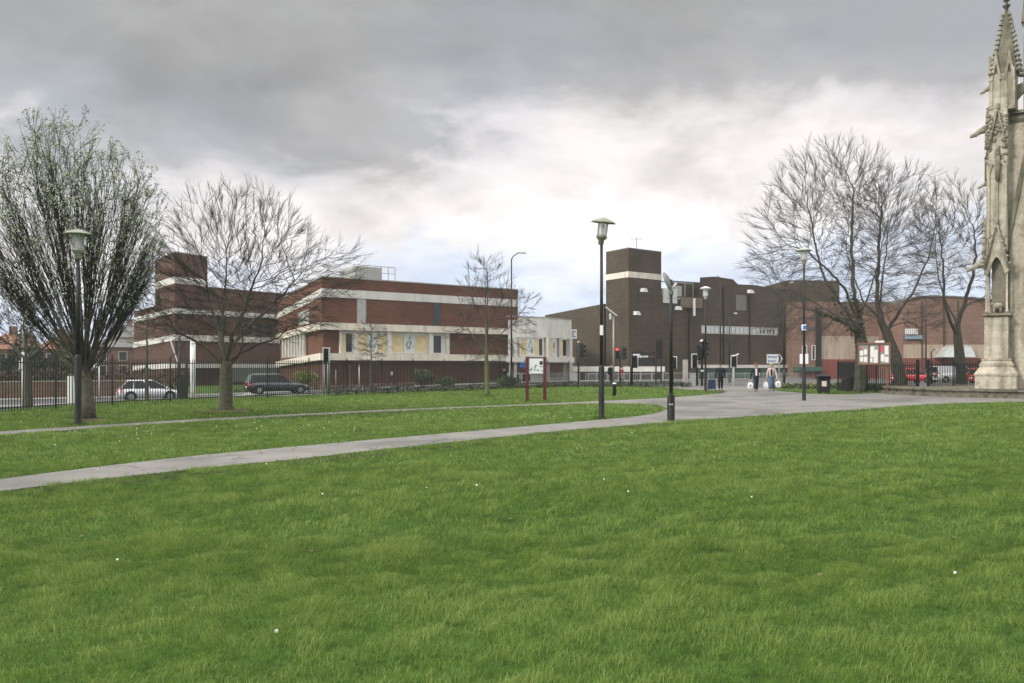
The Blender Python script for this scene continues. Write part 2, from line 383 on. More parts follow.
# path outlines, measured on the level lawn
near_lo = [G(*p) for p in [(-60,499),(0,491),(100,479),(200,468.5),(300,458.5),(400,447.5),(500,437),(560,430.8),(620,426),(680,420.8),(740,417),(800,413),(860,409.2),(900,406.2),(940,403.9),(1000,402.3),(1100,401.5)]]
near_up = [G(*p) for p in [(-60,487),(0,479),(100,466.5),(200,455.2),(300,446),(400,437.2),(500,428.5),(560,423.2),(600,419.6),(640,415.8),(660,412),(668,408.5)]]
isl_up = [G(*p) for p in [(668,408),(655,404.8),(630,403.6),(600,403.6),(560,404.6),(500,406.7),(400,410.6),(300,415.6),(200,421.2),(100,427.8),(0,435),(-60,440)]]
far_lo = [G(*p) for p in [(-60,436),(0,431.5),(100,425),(200,419),(300,413.8),(400,409.2),(500,405.3),(560,402.8),(600,401),(640,399.2),(680,396.8),(705,394.6),(722,393),(727,391.7),(722,390.8),(705,390.2),(690,389.7)]]
plaza_r = [G(*p) for p in [(765,387.5),(775,390.2),(790,391.8),(815,394),(850,394.2),(880,392.8),(905,391.5),(917,391.2),(930,391),(990,391)]]
c_nl, c_nu, c_iu, c_fl, c_pr = catmull(near_lo), catmull(near_up), catmull(isl_up), catmull(far_lo), catmull(plaza_r)
ISLAND = c_nu+c_iu                                      # closed lawn island
PAVED = c_nl+[(60,38),(60,52)]+list(reversed(c_pr))+[(17.5,64),(11,66)]+list(reversed(c_fl))   # everything paved, island included
def inpoly(x, y, P):
    P = np.array(P); res = np.zeros(len(x), bool); j = len(P)-1
    for i in range(len(P)):
        yi, yj, xi, xj = P[i,1], P[j,1], P[i,0], P[j,0]
        if yi != yj:
            c = ((yi > y) != (yj > y)) & (x < (xj-xi)*(y-yi)/(yj-yi)+xi); res ^= c
        j = i
    return res
def near_paved(x, y, r=.42):
    x = np.asarray(x, float); y = np.asarray(y, float); sh = x.shape; x = x.ravel(); y = y.ravel(); m = np.zeros(len(x), bool)
    for dx, dy in ((0,0),(r,0),(-r,0),(0,r),(0,-r),(.7*r,.7*r),(-.7*r,.7*r),(.7*r,-.7*r),(-.7*r,-.7*r)):
        m |= inpoly(x+dx, y+dy, PAVED) & ~inpoly(x+dx, y+dy, ISLAND)
    return m.reshape(sh)
struct(sheet('ground', axis(-340,340,-36,44,.32), axis(-60,420,0,80,.32), lambda X, Y: gz(X, Y)-np.where(bound_s(X, Y) < -.5, .03, 0)-np.where(near_paved(X, Y) & (bound_s(X, Y) < 3), .11, 0), M_GROUND))
def flat(name, poly, holes, z, m):                      # triangulated level sheet with a hole
    from mathutils.geometry import tessellate_polygon
    loops = [[Vector((p[0],p[1],0)) for p in poly]]+[[Vector((p[0],p[1],0)) for p in h] for h in holes]
    tri = tessellate_polygon(loops); allv = [p for l in loops for p in l]
    b = MB(); b.v = [(p.x,p.y,z) for p in allv]; b.f = [tuple(t) for t in tri]
    if b.f:
        q = [Vector(b.v[i]) for i in b.f[0]]
        if (q[1]-q[0]).cross(q[2]-q[0]).z < 0: b.f = [tuple(reversed(t)) for t in b.f]
    st = 0; k = len(b.v); b.v += [(p[0],p[1],z-.14) for p in b.v]
    for l in loops:
        n = len(l); b.f += [(st+i, st+(i+1)%n, k+st+(i+1)%n, k+st+i) for i in range(n)]; st += n
    return b.build(name, m)
struct(flat('path', PAVED, [ISLAND], 0.0, M_PATH))

# road, pavements and kerbs beyond the fence, all parallel to the long brick front
RD = Vector((math.cos(R(35)), math.sin(R(35)))); RN = Vector((-RD.y, RD.x)); RP = Vector((-25.0, 56.2))
def rp(u, w): q = RP+RD*u+RN*w; return q.x, q.y
def strip(name, u0, u1, w0, w1, dz, m, thick=0):
    us = np.linspace(u0, u1, 60); b = MB(); n = len(us)
    for u in us:
        for w in (w0, w1):
            x, y = rp(u, w); b.v.append((x, y, gzf(*rp(u, (w0+w1)/2))+dz))
    b.f = [(2*i,2*i+1,2*i+3,2*i+2) for i in range(n-1)]
    if thick:
        k = len(b.v); b.v += [(p[0],p[1],p[2]-thick) for p in b.v[:k]]
        b.f += [(2*i,2*i+2,k+2*i+2,k+2*i) for i in range(n-1)]+[(2*i+1,k+2*i+1,k+2*i+3,2*i+3) for i in range(n-1)]
    return struct(b.build(name, m))
strip('road', -60, 120, -4.2, 4.6, .10, M_ROAD, .4)
strip('kerb', -60, 120, -4.35, -4.2, .22, M_KERB, .4)
strip('pavement', -60, 36, -6.6, -4.35, .215, M_PAVE, .4)
strip('kerb', -60, 120, 4.6, 4.75, .22, M_KERB, .4)
strip('pavement', -60, 120, 4.75, 7.2, .215, M_PAVE, .4)
M_LINE = mat('white road paint', (.6,.6,.57), .7, .12, 4)
for k in range(14): strip('road_marking', -36+k*7, -34+k*7, .15, .27, .104, M_LINE)
# paved apron of the junction at the edge of the park
jb = MB(); jp = [(6,67),(9,66.3),(20,64),(80,66),(80,96),(24,92),(18.5,86)]
jb.v = [(x,y,-.08) for x,y in jp]; jb.f = [tuple(range(len(jp)))]; struct(jb.build('road', M_ROAD))

# ------------------------------------------------------------------ buildings
def wz(z0a, z0b): return (z0a, z0b)
def bld(name, label, w): return thing(name, label, 'building', (w.a.x, w.a.y, -1.2))
def band(w, pxa, pxb, ya, yb, out, name, m, par, inn=-.05):   # horizontal strip between two pixel columns, own height at each end
    u0, u1 = w.u(pxa), w.u(pxb); b = w.mb()
    (t0,b0),(t1,b1) = ya, yb
    b.slab([(u0,b0),(u1,b1),(u1,t1),(u0,t0)], inn, out); return b.build(name, m, par, world=True)
def rect(w, b, pxa, pxb, z0, z1, w0, w1): b.box(w.u(pxa), w.u(pxb), w0, w1, z0, z1); return b

# --- A: long two storey brick building with white bands
WA = Wall(XD(322,75), XD(518,88)); WL = Wall(XD(322,75), XD(278,103))
A = bld('brick_office_building', 'long red brick building with white bands and a strip of tan and white windows', WA)
back = (WA.b+Vector((-9,22))); bl = WL.b
fp = [tuple(WA.a), tuple(WA.b), (back.x, back.y), (bl.x+6, bl.y+8), tuple(bl)]
def shrink(poly, k):
    cx = sum(p[0] for p in poly)/len(poly); cy = sum(p[1] for p in poly)/len(poly); out = []
    for p in poly:
        v = Vector((cx-p[0], cy-p[1])); v.normalize(); out.append((p[0]+v.x*k, p[1]+v.y*k))
    return out
b = MB(); b.prism(shrink(fp,.35), -1.3, 5.2); b.build('lower_wall', M_BRICK, A, world=True)
b = MB(); b.prism(fp, 5.2, 9.95); b.build('upper_wall', M_BRICK, A, world=True)
b = MB(); b.prism(shrink(fp,.5), 9.95, 9.98); b.build('roof', M_ROOF, A, world=True)
b = MB()
for w in (WA, WL):
    c = w.mb(); c.box(-.04, w.L+.04, -.3, .06, 9.95, 10.06); b.v += c.v; n0 = len(b.v)-len(c.v); b.f += [tuple(i+n0 for i in f) for f in c.f]
b.build('coping', M_CONC, A, world=True)
def ring(z0, z1, out, name, m, zl=None):
    b = WA.mb(); b.slab([(-out, z0), (WA.L, z0), (WA.L, z1), (-out, z1)], -.2, out)
    c = WL.mb(); zz = zl or (z0, z1); c.slab([(0,z0),(WL.L,zz[0]),(WL.L,zz[1]),(0,z1)], -.2, out-.004)
    n0 = len(b.v); b.v += c.v; b.f += [tuple(i+n0 for i in f) for f in c.f]
    return b.build(name, m, A, world=True)
ring(8.10, 8.88, .08, 'white_band', M_WHITE, (7.7, 8.4))
ring(5.02, 5.68, .35, 'cream_band', M_CREAM, (4.9, 5.6))
ring(2.15, 2.80, .30, 'cream_band', M_CREAM, (1.5, 2.15))
# window storey of the long front: recessed bays
def panel(w, pxa, pxb, z0, z1, out, name, m, par, th=.06):
    b = w.mb(); rect(w, b, pxa, pxb, z0, z1, out-th, out); return b.build(name, m, par, world=True)
def window(w, pxa, pxb, z0, z1, out, par, bays, fm=M_WHITE):
    """bays: list of (px0, px1, kind) inside one frame"""
    f = w.mb(); t = .10
    u0, u1 = w.u(pxa), w.u(pxb)
    f.box(u0,u1,out-.1,out+.05,z1-t,z1); f.box(u0,u1,out-.1,out+.05,z0,z0+t)
    f.box(u0,u0+t,out-.1,out+.05,z0+t,z1-t); f.box(u1-t,u1,out-.1,out+.05,z0+t,z1-t)
    fr = f.build('window', fm, par, world=True)
    for a, c, k in bays:
        g = w.mb(); g.box(w.u(a)+.02, w.u(c)-.02, out-.06, out-.02+(.03 if k == 'p' else 0), z0+t, z1-t)
        m = {'g': M_DARKGLASS, 't': M_TAN, 'p': M_PIC}[k]
        g2 = g.build({'g':'pane','t':'blind','p':'poster'}[k], m, None)
        g2.parent = fr
        o = fr.parent.location; g2.data.transform(Matrix.Translation(-o))
        if k == 'p':
            q = w.mb(); rr = random.Random(int(a))
            for _ in range(14):
                uu = rr.uniform(w.u(a)+.25, w.u(c)-.3); zz = rr.uniform(z0+.3, z1-.6); s_ = rr.uniform(.06,.2)
                q.slab([(uu,zz),(uu+s_,zz+rr.uniform(0,.1)),(uu+s_*.7,zz+rr.uniform(.2,.5)),(uu-s_*.3,zz+rr.uniform(.1,.4))], out+.012, out+.018)
            q2 = q.build('print', M_PICINK, None); q2.parent = fr; q2.data.transform(Matrix.Translation(-o))
    return fr
zb, zt = 2.85, 4.98
panel(WA, 341, 448.6, 2.80, 5.02, -.2, 'bay_backing', M_WHITE, A)
window(WA, 341, 353.5, zb, zt-.15, -.12, A, [(341.6,346.5,'t'),(346.5,353,'g')])
window(WA, 357.5, 387, zb, zt-.15, -.12, A, [(358,367.5,'t'),(367.5,378,'p'),(378,386.5,'t')])
window(WA, 391.6, 428.5, zb, zt-.15, -.12, A, [(392,404,'t'),(404,416.2,'p'),(416.2,428,'t')])
window(WA, 433, 442.5, zb, zt-.15, -.12, A, [(433.3,442,'g')])
for pa, pb in ((339.6,341.2),(353.6,357.4),(387.1,391.4),(428.7,432.8),(446.5,449)):
    panel(WA, pa, pb, 2.80, 5.02, .12, 'column', M_WHITE, A, .3)
panel(WA, 433.3, 440.3, 5.75, 8.06, .03, 'slot_window', M_DARKGLASS, A)
panel(WA, 357, 366, 5.75, 8.06, .03, 'louvre_panel', M_PLANT, A)
panel(WL, 309, 299, 5.9, 7.4, .03, 'louvre_panel', M_PLANT, A)
for k in range(8):
    px = 284+k*3.0; panel(WL, px, px+.7, 2.6, 5.0, .25, 'fin', M_WHITE, A, .25)
b = WA.mb()
for px in (349, 358.2):
    rect(WA, b, px, px+.9, -1, 1.8, .1, .16)
b.build('downpipe', M_GREY, A, world=True)
panel(WA, 390.3, 392.6, .7, 1.05, .06, 'notice', M_SIGNW, A)
# roof plant of A
b = WA.mb(); u0, u1 = WA.u(376), WA.u(404); b.box(u0,u1,-9,-5,9.9,11.9); b.build('plant_room', M_PLANT, A, world=True)
b = WA.mb()
for k in range(7): u = WA.u(370)+k*(WA.u(413)-WA.u(370))/6; b.box(u,u+.05,-4.05,-4,9.9,11.9)
b.box(WA.u(370),WA.u(413),-4.05,-4,11.86,11.92); b.box(WA.u(370),WA.u(413),-4.05,-4,11.2,11.25); b.build('roof_railing', M_GREY, A, world=True)

# --- C: cream corner block on its right
WC1 = Wall(XD(507,86.4), XD(546,88.6)); WC2 = Wall(XD(546,88.6), XD(571,93.5))
C_ = bld('cream_corner_block', 'cream painted block with posters in its windows at the end of the long brick front', WC1)
cp = [tuple(WC1.a), tuple(WC1.b), tuple(WC2.b), (WC2.b.x-1, WC2.b.y+14), (WC1.a.x+2, WC1.a.y+16)]
b = MB(); b.prism([(p[0],p[1]) for p in shrink(cp,.3)], -1.3, 6.6); b.build('wall', M_WHITE, C_, world=True)
def ring2(z0, z1, out, name, m):
    b = WC1.mb(); b.box(0 if name != 'parapet' else WC1.u(518.3), WC1.L+out*.3, -.3, out, z0, z1); c = WC2.mb(); c.box(0, WC2.L+out, -.3, out-.004, z0, z1)
    n0 = len(b.v); b.v += c.v; b.f += [tuple(i+n0 for i in f) for f in c.f]; return b.build(name, m, C_, world=True)
ring2(4.75, 6.95, .05, 'parapet', M_WHITE); ring2(2.0, 2.62, .3, 'cream_band', M_WHITE); ring2(6.95, 7.03, .1, 'coping', M_CONC)
window(WC1, 519.3, 543, 2.66, 4.7, .06, C_, [(520,526,'t'),(526,534.5,'p'),(534.5,539,'t'),(539,542.4,'g')])
window(WC2, 548, 555.8, 2.66, 4.7, .06, C_, [(548.4,551.6,'t'),(551.6,555.4,'p')])
window(WC2, 559, 566.5, 2.66, 4.7, .06, C_, [(559.4,562.6,'t'),(562.6,566.2,'g')])
for px in (508.5, 513.5): panel(WC1, px, px+2.4, -1, 4.74, .16, 'column', M_WHITE, C_, .3)
panel(WC2, 546.2, 547.6, -1, 4.74, .2, 'column', M_WHITE, C_, .3); panel(WC2, 569, 570.9, -1, 4.74, .2, 'column', M_WHITE, C_, .3)
panel(WC2, 548.5, 563, .35, 1.95, .05, 'brick_panel', M_BRICK, C_)
panel(WC1, 508, 544, .9, 1.98, .04, 'brick_panel', M_BRICK, C_)
for a_, b_ in ((504,512),(513,520),(521,531)):
    window(WC1, max(a_,507.2), b_, -.4, .8, .06, C_, [(max(a_,507.2)+.5, b_-.5, 'g')])
b = MB(); x, y = WC2.pt(572.5, 0); b.box(x-.15, x+.5, y-.15, y-.02, 4.8, 5.9)
sg = b.build('projecting_sign', M_SIGNW, C_, world=True)
b = MB(); b.box(x,x+.35,y-.17,y-.15,5.58,5.68); b.box(x,x+.1,y-.17,y-.15,5.1,5.58); b.box(x,x+.35,y-.17,y-.15,5.0,5.1)
e = b.build('emblem', M_SIGNINK, None); e.parent = sg; e.data.transform(Matrix.Translation(-C_.location))

# --- B: stepped brick blocks with a stair tower, far left
cB = XD(175,100)
WB1 = Wall(cB, XD(134,114.5)); WB2 = Wall(cB, XD(279,113))
B_ = bld('stepped_brick_building', 'stepped brown brick building with white bands and square stair tower behind the spreading tree', WB2)
tw1 = Wall(cB, XD(155,108.6)); tw2 = Wall(cB, XD(207,104.6))
tp = [cB, tuple(tw2.b), (tw2.b.x-3.2, tw2.b.y+8.6), tuple(tw1.b)]
b = MB(); b.prism(tp, 9.8, 15.85); b.build('stair_tower', M_BRICKB, B_, world=True)
b = MB(); b.prism(shrink(tp,-.12), 11.95, 12.85); b.build('white_band', M_WHITE, B_, world=True)
b = MB(); b.prism(shrink(tp,-.06), 15.85, 15.97); b.build('coping', M_CONC, B_, world=True)
rb = [cB, tuple(WB2.b), (WB2.b.x+4, WB2.b.y+14), (WB2.b.x-16, WB2.b.y+12), (tw1.b[0]+2.5, tw1.b[1]+1.5)]
b = MB(); b.prism(shrink(rb,.05), -1.3, 11.9); b.build('right_wing', M_BRICKB, B_, world=True)
lb = [(cB[0]-.01,cB[1]+.02), tuple(WB1.b), (WB1.b.x+3, WB1.b.y+9), (cB[0]+3, cB[1]+14)]
b = MB(); b.prism(lb, -1.3, [9.8,9.4,9.4,9.8]); b.build('left_wing', M_BRICKB, B_, world=True)
def bandB(za, zl, th, out=.15, m=M_WHITE, uL=None):
    b = WB2.mb(); L2 = WB2.L if uL is None else WB2.u(uL)
    b.box(-out*.5, L2, -.2, out, za, za+th); c = WB1.mb(); c.slab([(0,za),(WB1.L,zl),(WB1.L,zl+th),(0,za+th)], -.2, out-.004)
    n0 = len(b.v); b.v += c.v; b.f += [tuple(i+n0 for i in f) for f in c.f]; return b.build('white_band', m, B_, world=True)
bandB(8.2, 7.8, .65); bandB(4.8, 4.2, .75); bandB(1.35, .95, .65)
panel(WB2, 226, 277, -.55, 1.3, .1, 'garage_door', M_GARAGE, B_)
panel(WB2, 216, 226, 5.7, 8.1, .04, 'window', M_DARKGLASS, B_)
for pa in (245, 256, 266): panel(WB2, pa, pa+6, 5.9, 7.4, .04, 'window', M_DARKGLASS, B_)
panel(WB2, 176, 224, 1.15, 1.34, .9, 'canopy', M_BLACK, B_, .9)

# --- D: large windowless dark brick building in the middle
cD = XD(628.5,95)
WD1 = Wall(cD, XD(606,98.6)); WD2 = Wall(cD, XD(661.3,98.4))
D_ = bld('dark_brick_hall', 'large dark brown brick building with few windows and a square tower, behind the traffic lights', WD2)
tp = [cD, tuple(WD2.b), (WD2.b.x-2.2, WD2.b.y+4.2), tuple(WD1.b)]
b = MB(); b.prism(tp, -1.3, 15.55); b.build('tower', M_BRICKD, D_, world=True)
b = MB(); b.prism(shrink(tp,-.07), 12.15, 12.85); b.build('cream_band', M_CREAM, D_, world=True)
b = MB(); b.prism(shrink(tp,-.04), 15.55, 15.68); b.build('coping', M_ROOF, D_, world=True)
WD0 = Wall(XD(604,99.5), XD(545,122)); WD3 = Wall(XD(660,98.5), XD(802,110.5))
b = MB(); b.prism([tuple(WD0.a), tuple(WD0.b), (WD0.b.x+6,WD0.b.y+12), (WD0.a.x+8,WD0.a.y+22)], -1.3, 9.35); b.build('left_wing', M_BRICKD, D_, world=True)
def dirslab(w, prof, o0, o1, name, m, par):
    b = MB(); n = len(prof); P = [(w.a.x+w.d.x*u, w.a.y+w.d.y*u, z) for u, z in prof]
    b.v = [(x+o0[0],y+o0[1],z) for x,y,z in P]+[(x+o1[0],y+o1[1],z) for x,y,z in P]
    b.f = [tuple(range(n)), tuple(reversed(range(n,2*n)))]+[(i,n+i,n+(i+1)%n,(i+1)%n) for i in range(n)]
    return b.build(name, m, par, world=True)
prof = [(0,-1.3),(WD3.L,-1.3),(WD3.L,11.9),(WD3.u(790),12.0),(WD3.u(752),12.35),(WD3.u(738),12.3),(WD3.u(733),12.9),(WD3.u(715),13.1),(WD3.u(700),12.85),(WD3.u(699),10.3),(0,10.3)]
dirslab(WD3, prof, (0,0), (8,24), 'right_wing', M_BRICKD, D_)
dirslab(WD3, [(0,10.3),(WD3.u(699),10.3),(WD3.u(699),12.5),(0,12.5)], (2,3.5), (7,20), 'rear_storey', M_BRICKD, D_)
b = WD3.mb(); u0 = WD3.u(665); u1 = WD3.u(699)
b.box(u0,u1,-6.8,.15,9.9,10.1)
for k in range(5): b.box(u0+k*(u1-u0)/4.02, u0+k*(u1-u0)/4.02+.12, -1.2, -1.08, 10.1, 12.2)
b.box(u0,u1,-1.2,-1.08,12.1,12.25); b.build('roof_gantry', M_GREY, D_, world=True)
b = WD3.mb(); b.box(WD3.u(662.6),WD3.u(676.5),-.3,.12,9.4,11.2); rw = b.build('rooftop_window', M_WHITE, D_, world=True)
b = WD3.mb()
for pa, pb in ((663.3,667),(667.6,671.2),(671.9,675.9)): rect(WD3, b, pa, pb, 9.4, 11.1, .12, .15)
g = b.build('pane', M_PIC, D_, world=True)
b = WD3.mb(); rect(WD3, b, 679, 686, 10.2, 11.7, -.9, -.8); b.build('rooftop_panel', M_PLANT, D_, world=True)
b = WD3.mb(); rect(WD3, b, 680, 700.5, 8.9, 10.2, 0, .35); b.build('timber_fascia', mat('weathered timber', (.17,.13,.09), .9, .25, 2), D_, world=True)
fr = window(WD3, 701.4, 777.5, 5.75, 6.75, .02, D_, [(702,702+.01,'g')])
b = WD3.mb()
for k in range(18):
    a = 702.2+k*4.15
    rect(WD3, b, a, a+3.6, 5.88, 6.62, .05, .08)
gl = b.build('pane', mat('pale obscured glass', (.60,.62,.62), .3, .15, 1.2), None); gl.parent = fr; gl.data.transform(Matrix.Translation(-D_.location))
b = WD3.mb()
for a in (759.5,762.5,766.5,769.5,773): b = WD3.mb(); rect(WD3, b, a, a+.9, 5.95, 6.5, .08, .10); gl = b.build('opening', M_DARKGLASS, None); gl.parent = fr; gl.data.transform(Matrix.Translation(-D_.location))
b = WD3.mb(); rect(WD3, b, 736, 746, 8.9, 10.9, 0, .06); b.build('louvre_panel', mat('faded louvre', (.20,.19,.16), .8, .15, 3), D_, world=True)
b = WD3.mb(); rect(WD3, b, 697, 801.5, 1.35, 1.75, 0, .5); b.build('white_fascia', M_WHITE, D_, world=True)
b = WD3.mb(); rect(WD3, b, 697, 801.5, .15, 1.34, 0, .3); b.build('green_fascia', M_GREENP, D_, world=True)
b = MB(); x0, y0 = WD1.pt(606); x1, y1 = WD3.pt(680)
WF = Wall(XD(572,93), XD(664,93)); b = WF.mb(); rect(WF, b, 572, 664, .95, 1.55, 0, .5); b.build('white_fascia', M_WHITE, D_, world=True)
b = WF.mb()
for k in range(9): b = WF.mb(); rect(WF, b, 574+k*11, 575+k*11, -1.2, .95, .1, .3); b.build('post', M_GREY, D_, world=True)
for px, py in ((640,290),(633,313),(675,308),(747,291.5)):
    w = WD2 if px < 661 else WD3; z = w.z(px, py); b = w.mb(); u = w.u(px)
    b.box(u-.06,u+.06,0,.5,z+.1,z+.2); b.hexa([(u-.45,.4,z-.25),(u+.35,.4,z-.25),(u+.35,1.0,z-.3),(u-.45,1.0,z-.3)],[(u-.3,.5,z+.15),(u+.25,.5,z+.2),(u+.25,.9,z+.1),(u-.3,.9,z+.05)])
    b.build('floodlight', M_LGREY, D_, world=True)
b = WD3.mb(); u = WD3.u(691.6); b.box(u-.12,u+.12,.4,.6,7.9,10.1); b.build('downpipe', M_WPOLE, D_, world=True)
for px in (688.5, 723, 749):
    b = WD3.mb(); u = WD3.u(px); b.box(u-.07,u+.07,.05,.2,0,9.8 if px < 700 else 11.8); b.build('downpipe', M_BLACK, D_, world=True)
b = MB(); x,y = XD(636.5,99.5); b.tube([(x,y,15.6),(x,y,17.6)],.05,5); b.tube([(x-.8,y,17.4),(x+.8,y,17.4)],.035,4); b.tube([(x,y,16.9),(x,y+.1,17.2)],.05,4); b.build('antenna', M_GREY, D_, world=True)
WS = Wall(XD(631.5,92.5), XD(656,92.5)); b = WS.mb(); rect(WS, b, 631.5, 655.5, 1.75, 3.2, -.2, .15); sb = b.build('shop_sign', M_BLACK, D_, world=True)
b = WS.mb()
for k in range(5): rect(WS, b, 635+k*1.5, 636+k*1.5, 2.55, 2.8, .15, .17)
for k in range(4): rect(WS, b, 643+k*1.3, 643.9+k*1.3, 2.6, 2.8, .15, .17)
t = b.build('lettering', M_SIGNW, None); t.parent = sb; t.data.transform(Matrix.Translation(-D_.location))
b = WS.mb()
for k in range(4): rect(WS, b, 649+k*1.3, 650+k*1.3, 2.6, 2.8, .15, .17)
t = b.build('lettering', M_REDP, None); t.parent = sb; t.data.transform(Matrix.Translation(-D_.location))

# --- E: red brick shops behind the right hand trees
WE = Wall(XD(792,107), XD(906,108)); WE2 = Wall(XD(903,101), XD(1110,101))
E_ = bld('red_brick_store', 'orange red brick building with beige panel and dark red base behind the tallest leaning tree', WE)
b = WE.mb(); b.box(0,WE.L,-20,0,-1.3,10.2); b.build('wall', M_BRICKE, E_, world=True)
b = WE.mb(); rect(WE, b, 797, 850, 10.2, 13.4, -14, -3); b.build('roof_block', M_BRICKD, E_, world=True)
panel(WE, 821, 906, 2.5, 5.6, .08, 'beige_panel', M_BEIGE, E_); panel(WE, 821, 906, -.2, 2.5, .12, 'red_base', M_REDP, E_)
panel(WE, 815.5, 820.5, -1, 9.4, .3, 'drainpipe', M_BLACK, E_, .3)
b = WE.mb(); rect(WE, b, 793, 821, .9, 1.5, 0, .5); b.build('green_fascia', M_GREENP, E_, world=True)
for a, c, z0, z1 in ((802,807,2.4,4.4),(811.5,815.3,2.4,4.4)): 
    f = window(WE, a, c, z0, z1, .05, E_, [(a+.3,c-.3,'g')])
panel(WE, 837, 853, .2, 2.2, .3, 'delivery_door', M_BLACK, E_, .3)
E2 = bld('long_brick_warehouse', 'long red brick building with a slightly domed roof line, beside the stone monument', WE2)
us = [WE2.u(p) for p in (903,915,930,950,975,1000,1110)]; zs = [9.7,10.2,10.35,10.3,10.1,9.8,9.6]
b = WE2.mb(); b.slab([(us[0],-1.3),(us[-1],-1.3)]+[(u,z) for u,z in reversed(list(zip(us,zs)))], -22, 0); b.build('wall', M_BRICKE, E2, world=True)
b = WE2.mb()
for k in range(len(us)-1): b.slab([(us[k],zs[k]),(us[k+1],zs[k+1]),(us[k+1],zs[k+1]+.18),(us[k],zs[k]+.18)], -22.1, .15)
b.build('coping', M_ROOF, E2, world=True)
panel(WE2, 903.5, 1108, .3, 2.6, .08, 'red_base', M_REDP, E2); panel(WE2, 903.5, 1108, 2.6, 4.3, .06, 'beige_panel', M_BEIGE, E2)
panel(WE2, 903.5, 1108, -1.3, .3, .1, 'grey_plinth', M_CONC, E2)
b = WE2.mb(); u0, u1 = WE2.u(934), WE2.u(966)
b.add([(u0,0,2.7),(u1,0,2.7),(u1,0,4.3),(u0+1.2,0,4.1),(u0,2.2,2.7),(u1,2.2,2.7),(u1,1.2,4.0),(u0+1.2,1.2,3.9)], [(0,3,2,1),(4,5,6,7),(0,1,5,4),(1,2,6,5),(2,3,7,6),(3,0,4,7)])
b.build('glazed_canopy', mat('milky canopy sheet', (.36,.38,.37), .35, .25, 1.5), E2, world=True)
for px in (921, 943, 957): panel(WE2, px, px+1.0, -1, 9.8, .2, 'pilaster', M_BRICKD, E2, .2)
panel(WE2, 905, 921, 5.0, 5.5, .3, 'blue_awning', mat('pale blue awning', (.25,.33,.42), .6, .1, 2), E2, .3)
for k in range(7): panel(WE2, 903.5+k*1.9, 904.6+k*1.9, 5.6, 6.3, .5, 'letter_panel', M_SIGNW, E2, .1)

# --- far left houses and walls
def house(px0, px1, d, zt, ridge, label, wallm, roofm, dep=9):
    w = Wall(XD(px0,d), XD(px1,d+2)); h = thing('house', label, 'house', (w.a.x, w.a.y, -1.2), group='houses beyond the road')
    b = w.mb(); b.box(0,w.L,-dep,0,-1.5,zt); b.build('wall', wallm, h, world=True)
    b = w.mb(); o = .35
    b.add([(-o,o,zt),(w.L+o,o,zt),(w.L+o,-dep-o,zt),(-o,-dep-o,zt),(-o*.5+1,-dep/2,ridge),(w.L-1,-dep/2,ridge)], [(0,1,5,4),(1,2,5),(2,3,4,5),(3,0,4),(3,2,1,0)])
    rf = b.build('roof', roofm, h, world=True)
    b = w.mb(); b.box(w.L*.3,w.L*.3+.9,-dep/2-.5,-dep/2+.5,ridge-1,ridge+1.1)
    c = b.build('chimney', M_BRICKE, None); c.parent = rf; c.data.transform(Matrix.Translation(-h.location))
    n = max(2, int(w.L/3))
    for k in range(n):
        for zz in ((.3,1.7),(zt-2.0,zt-.6)):
            if zz[1] > zt-.3: continue
            u = (k+.5)*w.L/n; f = w.mb(); f.box(u-.6,u+.6,0,.04,zz[0],zz[1]); f = f.build('window', M_WHITE, h, world=True)
            g = w.mb(); g.box(u-.5,u+.5,.04,.06,zz[0]+.1,zz[1]-.1); g = g.build('pane', M_DARKGLASS, None); g.parent = f; g.data.transform(Matrix.Translation(-h.location))
    return h
house(92, 133, 118, 4.4, 5.6, 'low red brick house with a slate roof just left of the stepped building', M_BRICKE, M_SLATE)
house(110, 152, 160, 7.4, 10.0, 'pale gabled house with brown roof peeping out behind the low red brick house', M_BEIGE, M_SLATE)
house(40, 84, 112, 4.0, 5.9, 'house with an orange tiled roof behind the fan shaped tree trunk', M_BRICKE, M_TILE)
house(-10, 34, 108, 3.9, 6.1, 'house with an orange tiled roof at the left edge of the view', M_BRICKE, M_TILE)
house(-75, -22, 112, 4.4, 6.6, 'brick house with slate roof beyond the left edge of the view', M_BRICKB, M_SLATE)
# low brick garden wall along the far pavement
def wallrun(name, label, u0, u1, w0, h, th, m, cap=None, dz=0):
    x, y = rp(u0, w0); t = thing(name, label, 'wall', (x, y, gzf(x,y)-.3)); b = MB(); n = 14
    for i in range(n):
        ua, ub = u0+(u1-u0)*i/n, u0+(u1-u0)*(i+1)/n; P = [rp(ua,w0), rp(ub,w0), rp(ub,w0+th), rp(ua,w0+th)]; z = gzf(*P[0])
        b.prism(P, z-.5, z+h)
    b.build('brickwork', m, t, world=True)
    b = MB()
    for i in range(n):
        ua, ub = u0+(u1-u0)*i/n, u0+(u1-u0)*(i+1)/n; P = [rp(ua,w0-.05), rp(ub,w0-.05), rp(ub,w0+th+.05), rp(ua,w0+th+.05)]; z = gzf(*P[0])
        b.prism(P, z+h, z+h+.09)
    b.build('coping', cap or M_CONC, t, world=True); return t
wallrun('garden_wall', 'long low red brick garden wall running along the far pavement at the left', -24, 2, 13.5, 1.25, .3, M_BRICKE)
